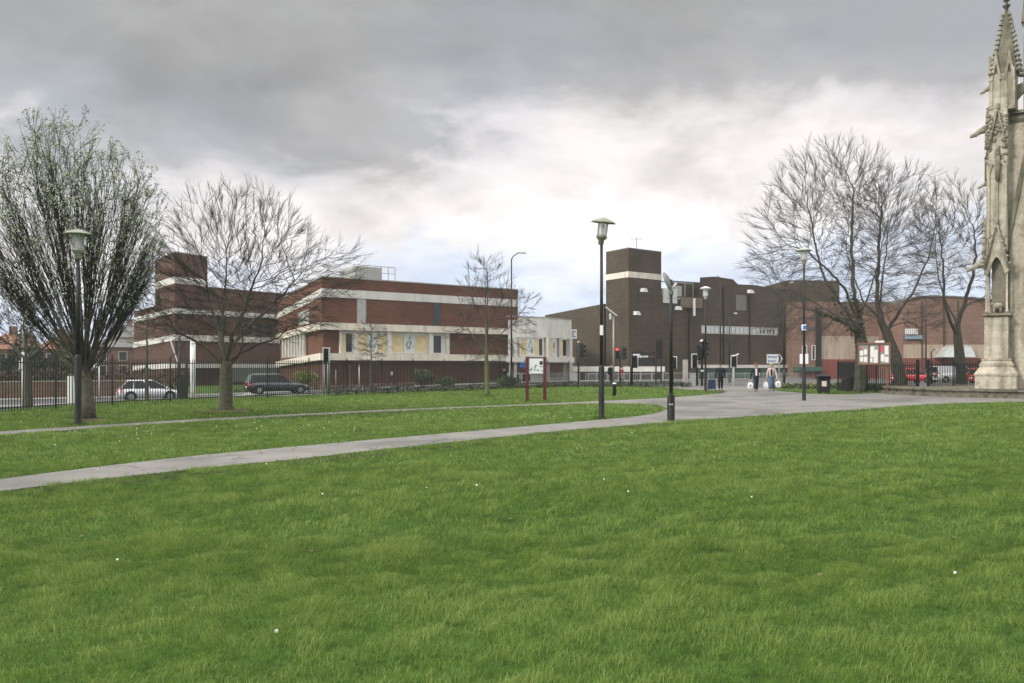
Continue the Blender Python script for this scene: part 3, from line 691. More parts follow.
# ------------------------------------------------------------------ people
def skinned(name, verts, edges, radii, m, parent, sub=1, smooth=True, mats=None, matfn=None):
    me = bpy.data.meshes.new(name); me.from_pydata([tuple(v) for v in verts], [tuple(e) for e in edges], [])
    ob = bpy.data.objects.new(name, me); COL.objects.link(ob)
    sk = ob.modifiers.new('s','SKIN'); sk.use_smooth_shade = smooth
    for i, d in enumerate(me.skin_vertices[0].data):
        r = radii[i]; d.radius = (r, r) if not isinstance(r, tuple) else r; d.use_root = (i == 0)
    sb = ob.modifiers.new('u','SUBSURF'); sb.levels = sub; sb.render_levels = sub
    dg = bpy.context.evaluated_depsgraph_get()
    nm = bpy.data.meshes.new_from_object(ob.evaluated_get(dg)); nm.name = name
    ob.modifiers.clear(); ob.data = nm; bpy.data.meshes.remove(me)
    nm.materials.clear(); nm.materials.append(m)
    for mm in (mats or []): nm.materials.append(mm)
    if matfn:
        for p in nm.polygons: p.material_index = matfn(p.center)
    if parent is not None: ob.parent = parent
    return ob
M_SHOE = mat('dark shoe leather', (.03,.022,.018), .5, .2)
def person(label, loc, rot, h, coat, shirt, legs, haircol, stride=.18, armL=(-.30,-.10,.80), armR=(.30,-.05,.80), woman=False, hairlen=0, headturn=0, skirt=0):
    """faces local -Y; arms given by hand positions (x, y, z) at 1.75 m"""
    t = thing('person', label, 'person', loc, rot); k = h/1.75
    S = .185 if woman else .205; s = stride
    V = [(0,0,.96),(0,.0,1.10),(0,.01,1.28),(0,.0,1.43),(0,0,1.50),(0,-.01,1.57),(0,-.025,1.66),(0,-.015,1.73)]
    r = [.095,.085,.120,.10,.055,.072,.100,.062]; E = [(i,i+1) for i in range(7)]
    def chain(pts, rs, root):
        base = root
        for p, q in zip(pts, rs):
            V.append(p); r.append(q); E.append((base, len(V)-1)); base = len(V)-1
    for sx, sy, hand in ((-1,-s,armL),(1,s,armR)):
        chain([(sx*.09,sy*.1,.90),(sx*.095,sy*.75-.03,.50),(sx*.095,sy*1.25+.03,.10),(sx*.10,sy*1.25-.12,.045)], [.070,.050,.036,.035], 0)
        hx, hy, hz = hand; ex, ey, ez = (sx*S*1.18+hx)/2+sx*.02, hy/2+.05, (1.41+hz)/2-.01
        chain([(sx*S,0,1.41),(ex,ey,ez),(hx,hy,hz+.06),(hx,hy-.015,hz-.02)], [.058,.042,.028,.030], 3)
        hroot = len(V)-1
        for q, (dx, dy, ln) in enumerate(((0,-.028,.075),(0,-.009,.085),(0,.010,.08),(0,.028,.065))):
            base = hroot
            chain([(hx,hy-.015+dy,hz-.055),(hx-sx*.018,hy-.015+dy,hz-.02-ln)], [.010,.008], hroot)
        chain([(hx-sx*.012,hy-.055,hz-.035),(hx-sx*.018,hy-.068,hz-.065)], [.011,.008], hroot)
    sc = lambda L_: [(p[0]*k,p[1]*k,p[2]*k) for p in L_]
    body = skinned('body', sc(V), E, [x*k for x in r], M_SKIN, t, 1)
    # garments follow the same skeleton
    def garment(name, pts, ed, rad, m): return skinned(name, sc(pts), ed, [x*k for x in rad], m, t, 1)
    TV = []; TR = []; TE = []
    TV += [(0,.0,1.12),(0,0,.95)]; TR += [.150,.165]; TE.append((0,1))
    for sx, sy in ((-1,-s),(1,s)):
        n = len(TV); TV += [(sx*.09,sy*.1,.87),(sx*.095,sy*.75-.03,.50),(sx*.095,sy*1.25+.03,.11)]; TR += [.108,.082,.070]
        TE += [(1,n),(n,n+1),(n+1,n+2)]
    garment('trousers', TV, TE, TR, legs)
    JV = [(0,0,.86 if not skirt else .72),(0,0,1.08),(0,.01,1.28),(0,0,1.43),(0,0,1.475)]; JR = [.190,.165,.170,.125,.072]; JE = [(0,1),(1,2),(2,3),(3,4)]
    for sx, hand in ((-1,armL),(1,armR)):
        hx, hy, hz = hand; n = len(JV); JV += [(sx*S,0,1.41),((sx*S*1.18+hx)/2+sx*.02,hy/2+.05,(1.41+hz)/2-.01),(hx,hy,hz+.03)]; JR += [.092,.070,.052]
        JE += [(3,n),(n,n+1),(n+1,n+2)]
    garment('jacket', JV, JE, JR, coat)
    if shirt is not None:
        b = MB(); b.hexa([(-.05*k,-.185*k,1.0*k),(.05*k,-.185*k,1.0*k),(.05*k,-.10*k,1.0*k),(-.05*k,-.10*k,1.0*k)], [(-.06*k,-.125*k,1.42*k),(.06*k,-.125*k,1.42*k),(.05*k,-.05*k,1.44*k),(-.05*k,-.05*k,1.44*k)])
        b.v = [(p[0], p[1]-.012*k, p[2]) for p in b.v]; b.build('shirt', shirt, t)
    # head details
    b = MB(); hz = 1.67*k
    b.blob((0,.012*k,hz+.045*k), .118*k, 3, (.95,1.0,.86), .12, 10, 7)
    if hairlen: b.blob((0,.055*k,hz-.05*k), .095*k, 5, (1.05,.75,1.1+hairlen), .15, 10, 7)
    b.build('hair', haircol, t, True)
    b = MB()
    for sx in (-1,1): b.blob((sx*.032*k,-.098*k,hz-.012*k), .011*k, 1, (1,1,1), 0, 6, 4)
    b.build('eyes', M_SIGNINK, t)
    b = MB(); b.blob((0,-.108*k,hz-.04*k), .016*k, 2, (.8,1.1,1.3), 0, 6, 4); b.build('nose', M_SKIN, t, True)
    b = MB(); b.blob((0,-.095*k,hz-.075*k), .02*k, 2, (1.2,.6,.4), 0, 6, 4); b.build('mouth', mat('lips', (.35,.13,.11), .6), t, True)
    for sx, sy in ((-1,-s),(1,s)):
        b = MB(); b.blob((sx*.098*k,(sy*1.25-.055)*k,.045*k), .05*k, 1, (.85,2.4,.85), .05, 8, 6); b.build('shoe', M_SHOE, t, True)
    return t
def carrier(name, label, loc, rot, w, h, m, logo=None):
    t = thing(name, label, 'bag', loc, rot); b = MB()
    P = [(-w*.42,-.05),(w*.42,-.05),(w*.42,.05),(-w*.42,.05)]; Q = [(-w*.5,-.075),(w*.5,-.075),(w*.5,.075),(-w*.5,.075)]; T = [(-w*.30,-.02),(w*.30,-.02),(w*.30,.02),(-w*.30,.02)]
    rr = random.Random(int(w*100+h*10+abs(loc[0])*7)); j = lambda v, a=.035: v+rr.uniform(-a,a)
    b.v = [(j(x),y,j(-h,.02)) for x,y in P]+[(j(x),y*1.3,-h*.72) for x,y in Q]+[(j(x*.9),y*1.2,-h*.42) for x,y in Q]+[(j(x*.8,.02),y,-.12) for x,y in T]
    b.f = [(3,2,1,0),(12,13,14,15)]+[(4*j+i,4*j+(i+1)%4,4*j+4+(i+1)%4,4*j+4+i) for j in range(3) for i in range(4)]
    b.build('bag_body', m, t)
    b = MB(); b.tube([(-w*.18,0,-.11),(-w*.10,0,-.02),(0,0,0),(w*.10,0,-.02),(w*.18,0,-.11)], .009, 5); b.build('handle', m, t)
    if logo: b = MB(); b.slab([(-w*.1,-h*.66),(w*.16,-h*.68),(w*.14,-h*.48),(-w*.06,-h*.46)],-.103,-.098); b.build('print', logo, t)
    return t
M_NAVY = mat('dark navy jacket', (.018,.022,.028), .85, .2); M_JEAN = mat('blue denim', (.09,.15,.26), .85, .2, 6)
M_DJEAN = mat('dark trousers', (.022,.028,.042), .85, .2); M_CRJ = mat('cream pink jacket', (.62,.48,.44), .85, .06)
M_HRED = mat('auburn hair', (.20,.075,.03), .8, .3, 20); M_HBL = mat('fair hair', (.42,.28,.16), .8, .25, 20); M_HDK = mat('dark hair', (.04,.03,.025), .8, .3, 20)
M_TOPW = mat('pale pink top', (.70,.60,.60), .85, .05); M_BLK = mat('black clothing', (.015,.015,.016), .85, .2)
M_BAGW = mat('white carrier plastic', (.78,.80,.80), .45, .04); M_REDTOP = mat('red top', (.42,.05,.04), .8, .1)
def at(px, py): x, y = G(px, py); return x, y
def face(x, y, extra=0): return math.atan2(y, x)-math.pi/2+extra      # turns local -Y towards the camera
PZ = .003
def gp(px, py): x, y = G(px, py); return (x, y, PZ)
x, y, z = gp(756.0, 391.4); fr = face(x, y, .12); pA = (x,y)
person('person with auburn hair in open dark jacket and pale top walking with one white bag', (x,y,z), fr, 1.74, M_NAVY, M_TOPW, M_DJEAN, M_HRED, .26, (-.33,-.05,.72), (.20,-.22,1.08), True, .3)
def off(x, y, rot, lx, ly): return x+lx*math.cos(rot)-ly*math.sin(rot), y+lx*math.sin(rot)+ly*math.cos(rot)
bx, by = off(x, y, fr, -.36, -.06); carrier('carrier_bag', 'white carrier bag held by the person in the dark jacket', (bx,by,.68), fr, .34, .52, M_BAGW, M_NAVY)
x, y, z = gp(771.6, 391.3); fr = face(x, y, -.05)
person('person with fair hair in cream jacket and blue jeans walking with two white bags', (x,y,z), fr, 1.72, M_CRJ, M_BLK, M_JEAN, M_HBL, .20, (-.30,-.03,.74), (.34,-.05,.78), True, 0)
bx, by = off(x, y, fr, -.36, -.04); carrier('carrier_bag', 'plain white carrier bag hanging between the two walking people', (bx,by,.72), fr, .33, .56, M_BAGW)
bx, by = off(x, y, fr, .40, -.06); carrier('carrier_bag', 'white carrier bag with dark print beside the blue jeans, at their right', (bx,by,.76), fr, .34, .50, M_BAGW, M_BLK)
x, y, z = gp(720.5, 390.6); fr = face(x, y, .1)
person('person in dark suit coat standing on the path edge beside a lamp post', (x,y,z), fr, 1.76, M_NAVY, None, M_BLK, M_HDK, .10, (-.31,-.05,.72), (.27,-.04,.76))
bx, by = off(x, y, fr, -.56, .0); t = thing('trolley_bag', 'dark blue wheeled shopping bag beside the person in the dark coat', 'bag', (bx,by,PZ), fr)
b = MB(); b.hexa([(-.26,-.16,.09),(.26,-.16,.09),(.26,.16,.09),(-.26,.16,.09)],[(-.22,-.13,.72),(.22,-.13,.72),(.22,.13,.72),(-.22,.13,.72)]); b.build('bag_body', mat('dark blue canvas', (.025,.04,.085), .8, .2), t)
b = MB(); b.tube([(-.16,.14,.1),(-.16,.15,.98),(.0,.15,1.0),(.16,.15,.98),(.16,.14,.1)], .012, 5); b.build('handle', M_GREY, t)
for sx in (-1,1): b = MB(TW := Matrix.Translation((sx*.24,.14,.07)) @ Matrix.Rotation(R(90),4,'Y')); b.lathe([(.07,-.02),(.07,.02)], 10); b.build('wheel', M_BLACK, t)
def far_person(label, px, d, dzs, h, coat, legs, hair, **kw):
    x, y = XD(px, d); return person(label, (x, y, gzf(x,y)+dzs), face(x, y, kw.pop('turn', .6)), h, coat, None, legs, hair, **kw)
far_person('person in black waiting at the kerb left of the red signal', 611, 66, .08, 1.72, M_BLK, M_BLK, M_HDK, stride=.06)
far_person('person in red top crossing by the railings under the traffic lights', 622, 70, .08, 1.7, M_REDTOP, M_DJEAN, M_HDK, stride=.16, turn=1.2)
far_person('person in black and white behind the park railings near the red board', 504.5, 69, .02, 1.7, M_BLK, M_BLK, M_HDK, stride=.08, turn=.9)

# ------------------------------------------------------------------ park lamps
def park_lamp(label, px, base_y, top_y, sleeve=1.5, head='upright', mid_bits=True, tilt=0, pole=M_BLACK, lant=M_LANT, boxw=.085):
    x, y = G(px, base_y); H = EYE+(HY-top_y)/F*y
    t = thing('park_lamp', label, 'street lamp', (x, y, -.02), face(x,y), 'lamp posts beside the park paths')
    hh = .62 if head == 'upright' else .0
    b = MB(); b.lathe([(.055,sleeve),(.048,H*.6),(.042,H-hh-.16)], 12); b.build('pole', pole, t, True)
    b = MB(); b.lathe([(boxw+.012,0),(boxw,.04),(boxw,sleeve-.06),(boxw*.72,sleeve+.02),(.055,sleeve+.03)], 14); b.build('base_sleeve', pole, t, True)
    b = MB(); b.box(-.03,.03,-boxw-.008,-boxw+.01,.45,.85); b.build('inspection_door', pole, t)
    if head == 'upright':
        z = H-hh; TT = Matrix.Translation((0,0,z)) @ Matrix.Rotation(tilt,4,'Y') @ Matrix.Rotation(tilt*.8,4,'X')
        b = MB(TT); b.lathe([(.05,-.20),(.085,-.18),(.085,-.06),(.12,-.04),(.165,.02),(.175,.05),(.14,.07),(.14,.10)], 16); b.build('lamp_base', lant, t, True)
        b = MB(TT); b.lathe([(.150,.08),(.155,.45)], 18, caps=False); b.build('lamp_glass', M_LAMPGLASS, t, True)
        b = MB(TT); b.lathe([(.05,.10),(.055,.2),(.035,.24),(.04,.40)], 12); b.build('bulb', M_PIC, t, True)
        for k in range(4):
            a = R(45+90*k); b = MB(TT); b.tube([(.175*math.cos(a),.175*math.sin(a),.02),(.18*math.cos(a),.18*math.sin(a),.48)], .012, 5); b.build('strut', lant, t)
        b = MB(TT); b.lathe([(.36,.455),(.375,.462),(.33,.50),(.22,.555),(.10,.60),(.03,.62)], 24); b.build('canopy', lant, t, True)
        b = MB(TT); b.lathe([(.10,.44),(.16,.45),(.12,.455)], 16); b.build('reflector', M_SIGNW, t, True)
    else:                                # lantern gone, canopy hanging open on its hinge
        b = MB(); b.lathe([(.05,H-.62),(.075,H-.60),(.075,H-.46),(.055,H-.44)], 12); b.build('lamp_base', lant, t, True)
        TT = Matrix.Translation((-.10,0,H-.22)) @ Matrix.Rotation(R(68),4,'Y') @ Matrix.Rotation(R(16),4,'X')
        b = MB(TT); b.lathe([(.31,0),(.31,.012),(.18,.06),(.03,.09)], 22); b.build('canopy', lant, t, True)
        b = MB(); b.tube([(0,0,H-.45),(-.05,0,H-.36),(-.10,0,H-.30)], .018, 6); b.build('hinge_arm', lant, t)
        b = MB(); b.tube([(.0,0,H-.45),(.09,0,H-.34),(.16,0,H-.26)], .03, 6); b.build('lamp_holder', M_WPOLE, t)
    return t
park_lamp('black lamp post with pale lantern in front of the fan shaped tree', 78, 425, 228, 1.9)
park_lamp('tall black lamp post with slightly tilted canopy on the grass strip between the paths', 601.5, 419, 217, 1.62, tilt=R(7), lant=mat('dull brown metal lantern', (.26,.25,.20), .55, .2, 7, metal=.2))
tb = [o for o in COL.objects if o.name.startswith('park_lamp')][-1]
b = MB(); b.box(-.05,.05,-.06,-.04,2.55,2.85); b.build('sticker', M_SIGNW, tb)
park_lamp('broken lamp post without lantern, its round canopy tipped on edge', 671, 420.5, 273.5, .78, head='broken', boxw=.11, lant=mat('dull grey aluminium', (.22,.225,.22), .6, .2, 7))
tb = [o for o in COL.objects if o.name.startswith('park_lamp')][-1]
b = MB(); b.box(-.05,.05,-.118,-.108,.48,.52); b.build('sticker', M_SIGNW, tb)
park_lamp('lamp post in the paved area carrying two small white notices, right of the walkers', 804, 400.4, 247, 1.55)
tb = [o for o in COL.objects if o.name.startswith('park_lamp')][-1]
b = MB(); b.box(-.19,-.05,-.11,-.09,1.72,2.18); b.box(.05,.19,-.11,-.09,1.72,2.18); n_ = b.build('notice', M_SIGNW, tb)
b = MB(); b.box(-.05,.05,-.12,-.09,1.68,2.2); b.build('bracket', M_SIGNINK, tb)
b = MB(); b.box(-.10,.10,-.12,-.07,3.28,3.55); b.box(-.12,-.02,-.125,-.12,3.35,3.5); b.build('small_sign', M_SIGNW, tb)
b = MB(); b.box(-.04,.10,-.13,-.12,3.32,3.5); b.build('sign_print', M_BLUE, tb)
park_lamp('lamp post with white lantern where the path leaves the park', 705.5, 391, 286, 1.5, lant=M_WPOLE)

# ------------------------------------------------------------------ bollard, litter bin, boards
x, y = G(614.5, 396); t = thing('bollard', 'short black bollard with white cap on the grass near the tall lamp post', 'bollard', (x,y,-.03))
b = MB(); b.lathe([(.10,0),(.095,.60),(.10,.62),(.10,.70),(.06,.73)], 14); b.build('post', M_BLACK, t, True)
b = MB(); b.lathe([(.104,.66),(.104,.71),(.06,.735),(.02,.745)], 14); b.build('cap', M_SIGNW, t, True)
x, y = G(823.5, 393.4); fr = face(x,y,.15); t = thing('litter_bin', 'black litter bin with small pale notice beside the paved area', 'litter bin', (x,y,0), fr)
b = MB(); w_, d_ = .34, .26
b.hexa([(-w_+.03,-d_+.03,0),(w_-.03,-d_+.03,0),(w_-.03,d_-.03,0),(-w_+.03,d_-.03,0)],[(-w_,-d_,.80),(w_,-d_,.80),(w_,d_,.80),(-w_,d_,.80)]); b.build('bin_body', M_BLACK, t)
b = MB()
for sx in (-1,1): b.box(sx*w_-.03,sx*w_+.03,-d_,d_,.80,1.0)
b.box(-w_,w_,d_-.05,d_,.80,1.0); b.build('aperture_frame', M_BLACK, t)
b = MB(); b.hexa([(-w_-.05,-d_-.05,1.0),(w_+.05,-d_-.05,1.0),(w_+.05,d_+.05,1.0),(-w_-.05,d_+.05,1.0)],[(-w_+.05,-d_+.06,1.12),(w_-.05,-d_+.06,1.12),(w_-.05,d_-.06,1.12),(-w_+.05,d_-.06,1.12)]); b.build('lid', M_BLACK, t)
b = MB(); b.box(-.13,.13,-d_-.012,-d_+.02,.42,.72); b.build('notice', mat('cream notice', (.6,.58,.48), .6, .1), t)
# red posted board on the lawn
x, y = G(536, 401.3); fr = face(x,y,.05); t = thing('park_board', 'white park board with printed plan between two maroon posts on the lawn', 'notice board', (x,y,-.04), fr)
hw = 17.6/2*y/F
for sx in (-1,1): b = MB(); b.box(sx*hw-.075,sx*hw+.075,-.075,.075,0,2.05); b.build('post', M_REDPOST, t)
b = MB(); b.box(-hw+.076,hw-.076,-.05,-.02,1.30,1.98); bd = b.build('board', M_SIGNW, t)
b = MB(); b.box(-hw+.076,hw-.076,-.045,.045,1.98,2.04); b.build('top_rail', M_REDPOST, t)
b = MB(); b.box(.16,.30,-.056,-.051,1.70,1.86); b.box(.15,.30,-.056,-.051,1.60,1.625); b.build('emblem', M_SIGNINK, bd)
b = MB()
for q in [(-.30,1.42,.10,.10),(-.22,1.46,.06,.14),(-.12,1.42,.10,.07),(-.08,1.50,.06,.22),(.02,1.42,.12,.08),(-.02,1.60,.05,.14)]:
    b.slab([(q[0],q[1]),(q[0]+q[2],q[1]+.02),(q[0]+q[2]*.8,q[1]+q[3]),(q[0]+.01,q[1]+q[3]*.7)], -.056, -.051)
b.build('printed_plan', M_GREENINK, bd)
b = MB(); b.box(.24,.30,-.056,-.051,1.40,1.44); b.build('printed_mark', M_REDP, bd)
# notice board by the leaning trees
x, y = XD(874, 46.6); fr = face(x,y,-.12); t = thing('notice_board', 'wooden framed three panel notice board with pinned papers in front of the railings', 'notice board', (x,y,-.03), fr)
b = MB(); W2 = .84; z0, z1 = 1.75, 2.93
b.box(-W2,W2,.0,.10,z0,z1); b.build('backing', mat('grey green pin board', (.30,.31,.27), .9, .15, 3), t)
b = MB(); M_WOOD = mat('red brown timber', (.17,.085,.055), .65, .2, 5)
b.box(-W2-.05,W2+.05,-.07,-.002,z1-.04,z1+.06); b.box(-W2-.05,W2+.05,-.07,-.002,z0-.06,z0+.03)
for q in (-W2-.05,-.31,.25,W2-.02): b.box(q,q+.07,-.068,-.003,z0+.03,z1-.04)
b.build('frame', M_WOOD, t)
for sx in (-1,1): b = MB(); b.box(sx*.7-.05,sx*.7+.05,.101,.19,0,z1); b.build('leg', M_WOOD if sx > 0 else M_BLACK, t)
rr = random.Random(3)
for q in [(-.76,2.25,.18,.28,0),(-.76,1.9,.18,.26,0),(-.54,2.30,.17,.3,0),(-.54,1.86,.18,.3,0),(-.20,2.15,.22,.62,0),(-.02,1.82,.22,.75,0),(-.22,1.85,.14,.26,0),(.34,2.45,.20,.36,1),(.36,1.9,.2,.4,0),(.57,2.3,.2,.5,0),(.58,1.84,.2,.32,0),(-.75,2.58,.14,.12,1)]:
    b = MB(); b.box(q[0],q[0]+q[2],-.02,-.004,q[1],q[1]+q[3]); b.build('paper', mat('pink paper',(.55,.12,.16),.8,.1) if q[4] else M_SIGNW, t)
b = MB(); b.box(.05,.55,.02,.06,z1+.061,z1+.17); b.build('header', M_SIGNW, t)
# small wooden picnic roof/shelter dark shape beside trunk
x, y = XD(851, 50.4); t = thing('storage_box', 'low dark sloping topped bin store behind the railings beside the leaning tree', 'storage box', (x,y,-.05), face(x,y))
b = MB(); b.prism([(-.55,-.4),(.55,-.4),(.55,.4),(-.55,.4)], 0, [.75,1.15,1.15,.75]); b.build('box_body', M_BLACK, t)
b = MB(); b.hexa([(-.6,-.45,.755),(.6,-.45,1.20),(.6,.45,1.20),(-.6,.45,.755)],[(-.6,-.45,.79),(.6,-.45,1.235),(.6,.45,1.235),(-.6,.45,.79)]); b.build('lid', M_BLACK, t)

# ------------------------------------------------------------------ road side furniture
def road_thing(px, d, up=.2): x, y = XD(px, d); return x, y, gzf(x,y)+up
def street_lamp(label, px, d, top_y, arm_px, tip_y, style='arm', m=M_BLACK, r=.075):
    x, y, z = road_thing(px, d, .15); H = ZP(top_y, d)-z; ax = (arm_px-px)/F*d; az = ZP(tip_y, d)-z
    t = thing('street_lamp', label, 'street lamp', (x,y,z), 0, 'tall street lamps along the road')
    b = MB(); b.tube([(0,0,0),(0,0,1.4)], r*1.5, 10); b.tube([(0,0,1.4),(0,0,H*.97)], [r,r*.7], 10)
    b.build('column', m, t, True)
    if style == 'arm':
        b = MB(); b.tube([(0,0,H*.965),(ax*.12,0,H*.99),(ax*.45,0,az),(ax*.7,0,az+.03)], r*.55, 8); b.build('arm', m, t, True)
        b = MB(); b.hexa([(ax*.62,-.16,az-.06),(ax*1.02,-.13,az-.06),(ax*1.02,.13,az-.06),(ax*.62,.16,az-.06)],[(ax*.62,-.1,az+.10),(ax*.98,-.07,az+.08),(ax*.98,.07,az+.08),(ax*.62,.1,az+.10)]); b.build('lamp_head', M_LANT, t)
    return t
street_lamp('tall street lamp with an arm curving right beside the end of the brick front', 511.5, 66, 255, 526, 253)
street_lamp('street lamp with a short arm to the left seen behind the small bare tree', 487.5, 84, 268, 475, 268.5)
street_lamp('plain tall street lamp standing in front of the white window strip', 729.5, 78, 315, 737, 313.5)
street_lamp('street lamp with arm over the left end of the hall roof trees', 784, 70, 284, 793, 282.5)
street_lamp('thin tall street lamp right of the leaning trees', 926, 82, 296, 920, 296)
street_lamp('short street lamp by the glazed canopy', 931.5, 74, 351, 937, 349.5)
street_lamp('slim dark lighting column against the hall wall left of the white lantern lamp', 720.3, 82, 277, 716, 276.5)
# camera or solar panel pole
x,y,z = road_thing(613.5, 62); t = thing('panel_pole', 'slim pole with a tilted white solar panel in front of the square tower', 'pole', (x,y,z))
H = ZP(316, 62)-z; b = MB(); b.tube([(0,0,0),(0,0,H)], .06, 8); b.build('pole', M_GREY, t, True)
b = MB(Matrix.Translation((-.18,0,H+.35)) @ Matrix.Rotation(R(38),4,'Y')); b.box(-.55,.55,-.3,.3,-.03,.03); b.build('solar_panel', M_WPOLE, t)
b = MB(); b.box(-.32,-.18,-.08,.08,H-.25,H+.2); b.build('bracket', M_WPOLE, t)
def pole_thing(name, label, cat, px, d, top_y, r, m, group=None, up=.2):
    x,y,z = road_thing(px, d, up); t = thing(name, label, cat, (x,y,z), 0, group); H = ZP(top_y, d)-z
    b = MB(); b.tube([(0,0,0),(0,0,H)], r, 10); b.build('pole', m, t, True); return t, z
def head(t, z, dx, d, y0, y1, rot, white=True, lit=None, w=.25, board=True):
    """signal head between picture heights y0 (top) and y1"""
    za, zc = ZP(y1, d)-z, ZP(y0, d)-z; h = zc-za
    T = Matrix.Translation((dx,-.16,za)) @ Matrix.Rotation(rot,4,'Z')
    b = MB(T); b.box(-w/2,w/2,-.1,.12,0,h); sh = b.build('signal_head', M_BLACK, t)
    if board:
        b = MB(T)
        b.box(-w*.78,w*.78,.125,.14,-.07,h+.07); b.build('backing_board', M_BLACK, t)
        if white:
            b = MB(T)
            for s_ in (-1,1): b.box(s_*w*.80-.025,s_*w*.80+.025,.10,.15,-.09,h+.09)
            b.box(-w*.77,w*.77,.10,.15,h+.04,h+.09); b.build('board_border', M_SIGNW, t)
    for k in range(3):
        c = h*(5-2*k)/6; TT = T @ Matrix.Translation((0,-.1,c)) @ Matrix.Rotation(R(90),4,'X')
        b = MB(TT); b.lathe([(.10,.0),(.09,.02)], 12); b.build('lens', M_RED if (lit == k) else M_LENS, sh)
        b = MB(TT); b.lathe([(.115,.0),(.115,.14)], 12, caps=False); b.build('hood', M_BLACK, sh)
TG = 'traffic signals at the junction'
t, z = pole_thing('traffic_light', 'traffic light with pale cap seen edge on, left of the tall lamp post', 'traffic light', 578.5, 62, 342.5, .07, M_BLACK, TG)
head(t, z, .30, 62, 343.5, 357.5, R(75), False, None)
b = MB(); H = ZP(342.5,62)-z; b.lathe([(.08,H),(.085,H+.05),(.03,H+.09)], 10); b.build('cap', M_SIGNW, t)
t, z = pole_thing('traffic_light', 'traffic light showing red with two heads, right of the tall lamp post', 'traffic light', 620, 63, 349, .06, M_BLACK, TG)
head(t, z, -.24, 63, 347.5, 359, R(-8), False, 0, board=False); head(t, z, .26, 63, 347, 359.5, R(60), False, None, board=False)
t, z = pole_thing('traffic_light', 'thick black pole with a white edged signal in front of the shop sign', 'traffic light', 631.5, 60, 354.5, .11, M_BLACK, TG)
head(t, z, .22, 60, 356, 367, R(-25)); 
b = MB(); b.box(.1,.62,-.1,-.05,ZP(355.5,60)-z,ZP(354,60)-z); b.build('bracket', M_WPOLE, t)
t, z = pole_thing('traffic_light', 'white edged signal beside the broken lamp post', 'traffic light', 672.5, 60, 356, .07, M_BLACK, TG)
head(t, z, .05, 60, 357.5, 367.5, R(-25))
t, z = pole_thing('traffic_light', 'white edged signal on black pole just left of the tall double signal', 'traffic light', 697, 58, 354, .08, M_BLACK, TG)
head(t, z, -.22, 58, 355, 366.5, R(-20))
t, z = pole_thing('traffic_light', 'tall double headed signal with white cap beside the white lantern lamp', 'traffic light', 702, 56, 341, .08, M_BLACK, TG)
head(t, z, -.12, 56, 347, 359, R(30), False); head(t, z, .20, 56, 340, 357, R(70), False, None, .34)
b = MB(); H = ZP(341,56)-z; b.blob((0,-.05,H), .16, 1, (1,1,.6), .05, 10, 6); b.build('cap', M_SIGNW, t, True)
b = MB(); b.box(-.1,.1,-.14,-.06,ZP(371.5,56)-z,ZP(370,56)-z); b.build('push_button', M_SIGNW, t)
t, z = pole_thing('traffic_light', 'white edged signal on a pale pole left of the walkers', 'traffic light', 733.5, 57, 355, .07, M_WPOLE, TG)
head(t, z, -.02, 57, 356.5, 366.5, R(-20))
b = MB(); b.hexa([(.02,-.2,ZP(356,57)-z),(.3,-.2,ZP(355,57)-z),(.3,.0,ZP(355,57)-z),(.02,.0,ZP(356,57)-z)],[(.02,-.2,ZP(355.4,57)-z),(.34,-.2,ZP(353.4,57)-z),(.34,0,ZP(353.4,57)-z),(.02,0,ZP(355.4,57)-z)]); b.build('cap', M_SIGNW, t)
# tall black box sign on two legs
x,y,z = road_thing(658.5, 64); t = thing('black_sign_box', 'tall black advertising box on two legs, left of the broken lamp', 'sign', (x,y,z))
b = MB(); b.box(-.24,.30,-.12,.12,ZP(359,64)-z,ZP(340.5,64)-z); b.build('sign_box', M_BLACK, t)
for dx in (-.2,.22): b = MB(); b.tube([(dx,0,0),(dx,0,ZP(359.2,64)-z)], .06, 8); b.build('leg', M_BLACK, t)
x,y,z = road_thing(685.3, 60, .05); t = thing('concrete_post', 'thick pale concrete post standing among the traffic signals', 'post', (x,y,z))
b = MB(); h = ZP(360,60)-z; b.prism([(-.17,-.14),(.17,-.14),(.17,.14),(-.17,.14)], 0, h-.03); b.build('shaft', M_CONC, t)
b = MB(); b.prism([(-.145,-.12),(.145,-.12),(.145,.12),(-.145,.12)], h-.03, h+.03); b.build('top', M_CONC, t)
# direction sign
x,y,z = road_thing(774, 57, .05); t = thing('direction_sign', 'white arrow shaped direction sign pointing right above the walkers', 'road sign', (x,y,z))
s_ = 57/F; h0, h1 = ZP(363.4,57)-z, ZP(354.2,57)-z; hm = (h0+h1)/2; xa, xb, xt = -7.2*s_, 4.2*s_, 8.6*s_
b = MB(); b.slab([(xa,h0),(xb+.1,h0),(xt,hm),(xb+.1,h1),(xa,h1)], -.03, 0); pl = b.build('sign_plate', M_SIGNW, t)
b = MB(); b.slab([(xb-.02,h0+.06),(xb+.10,h0+.06),(xt-.12,hm),(xb+.10,h1-.06),(xb-.02,h1-.06),(xt-.26,hm)], -.04, -.031); b.build('chevron', M_SIGNINK, pl)
def text(name, s, x, z, size, yy, m, par, rot=0):
    c = bpy.data.curves.new(name, 'FONT'); c.body = s; c.size = size; c.extrude = .002; c.resolution_u = 2
    o = bpy.data.objects.new(name, c); COL.objects.link(o); dg = bpy.context.evaluated_depsgraph_get()
    me = bpy.data.meshes.new_from_object(o.evaluated_get(dg)); bpy.data.objects.remove(o); me.materials.clear(); me.materials.append(m)
    o = bpy.data.objects.new(name, me); COL.objects.link(o); o.parent = par; o.location = (x,yy,z); o.rotation_euler = (R(90),0,rot); return o
b = MB()
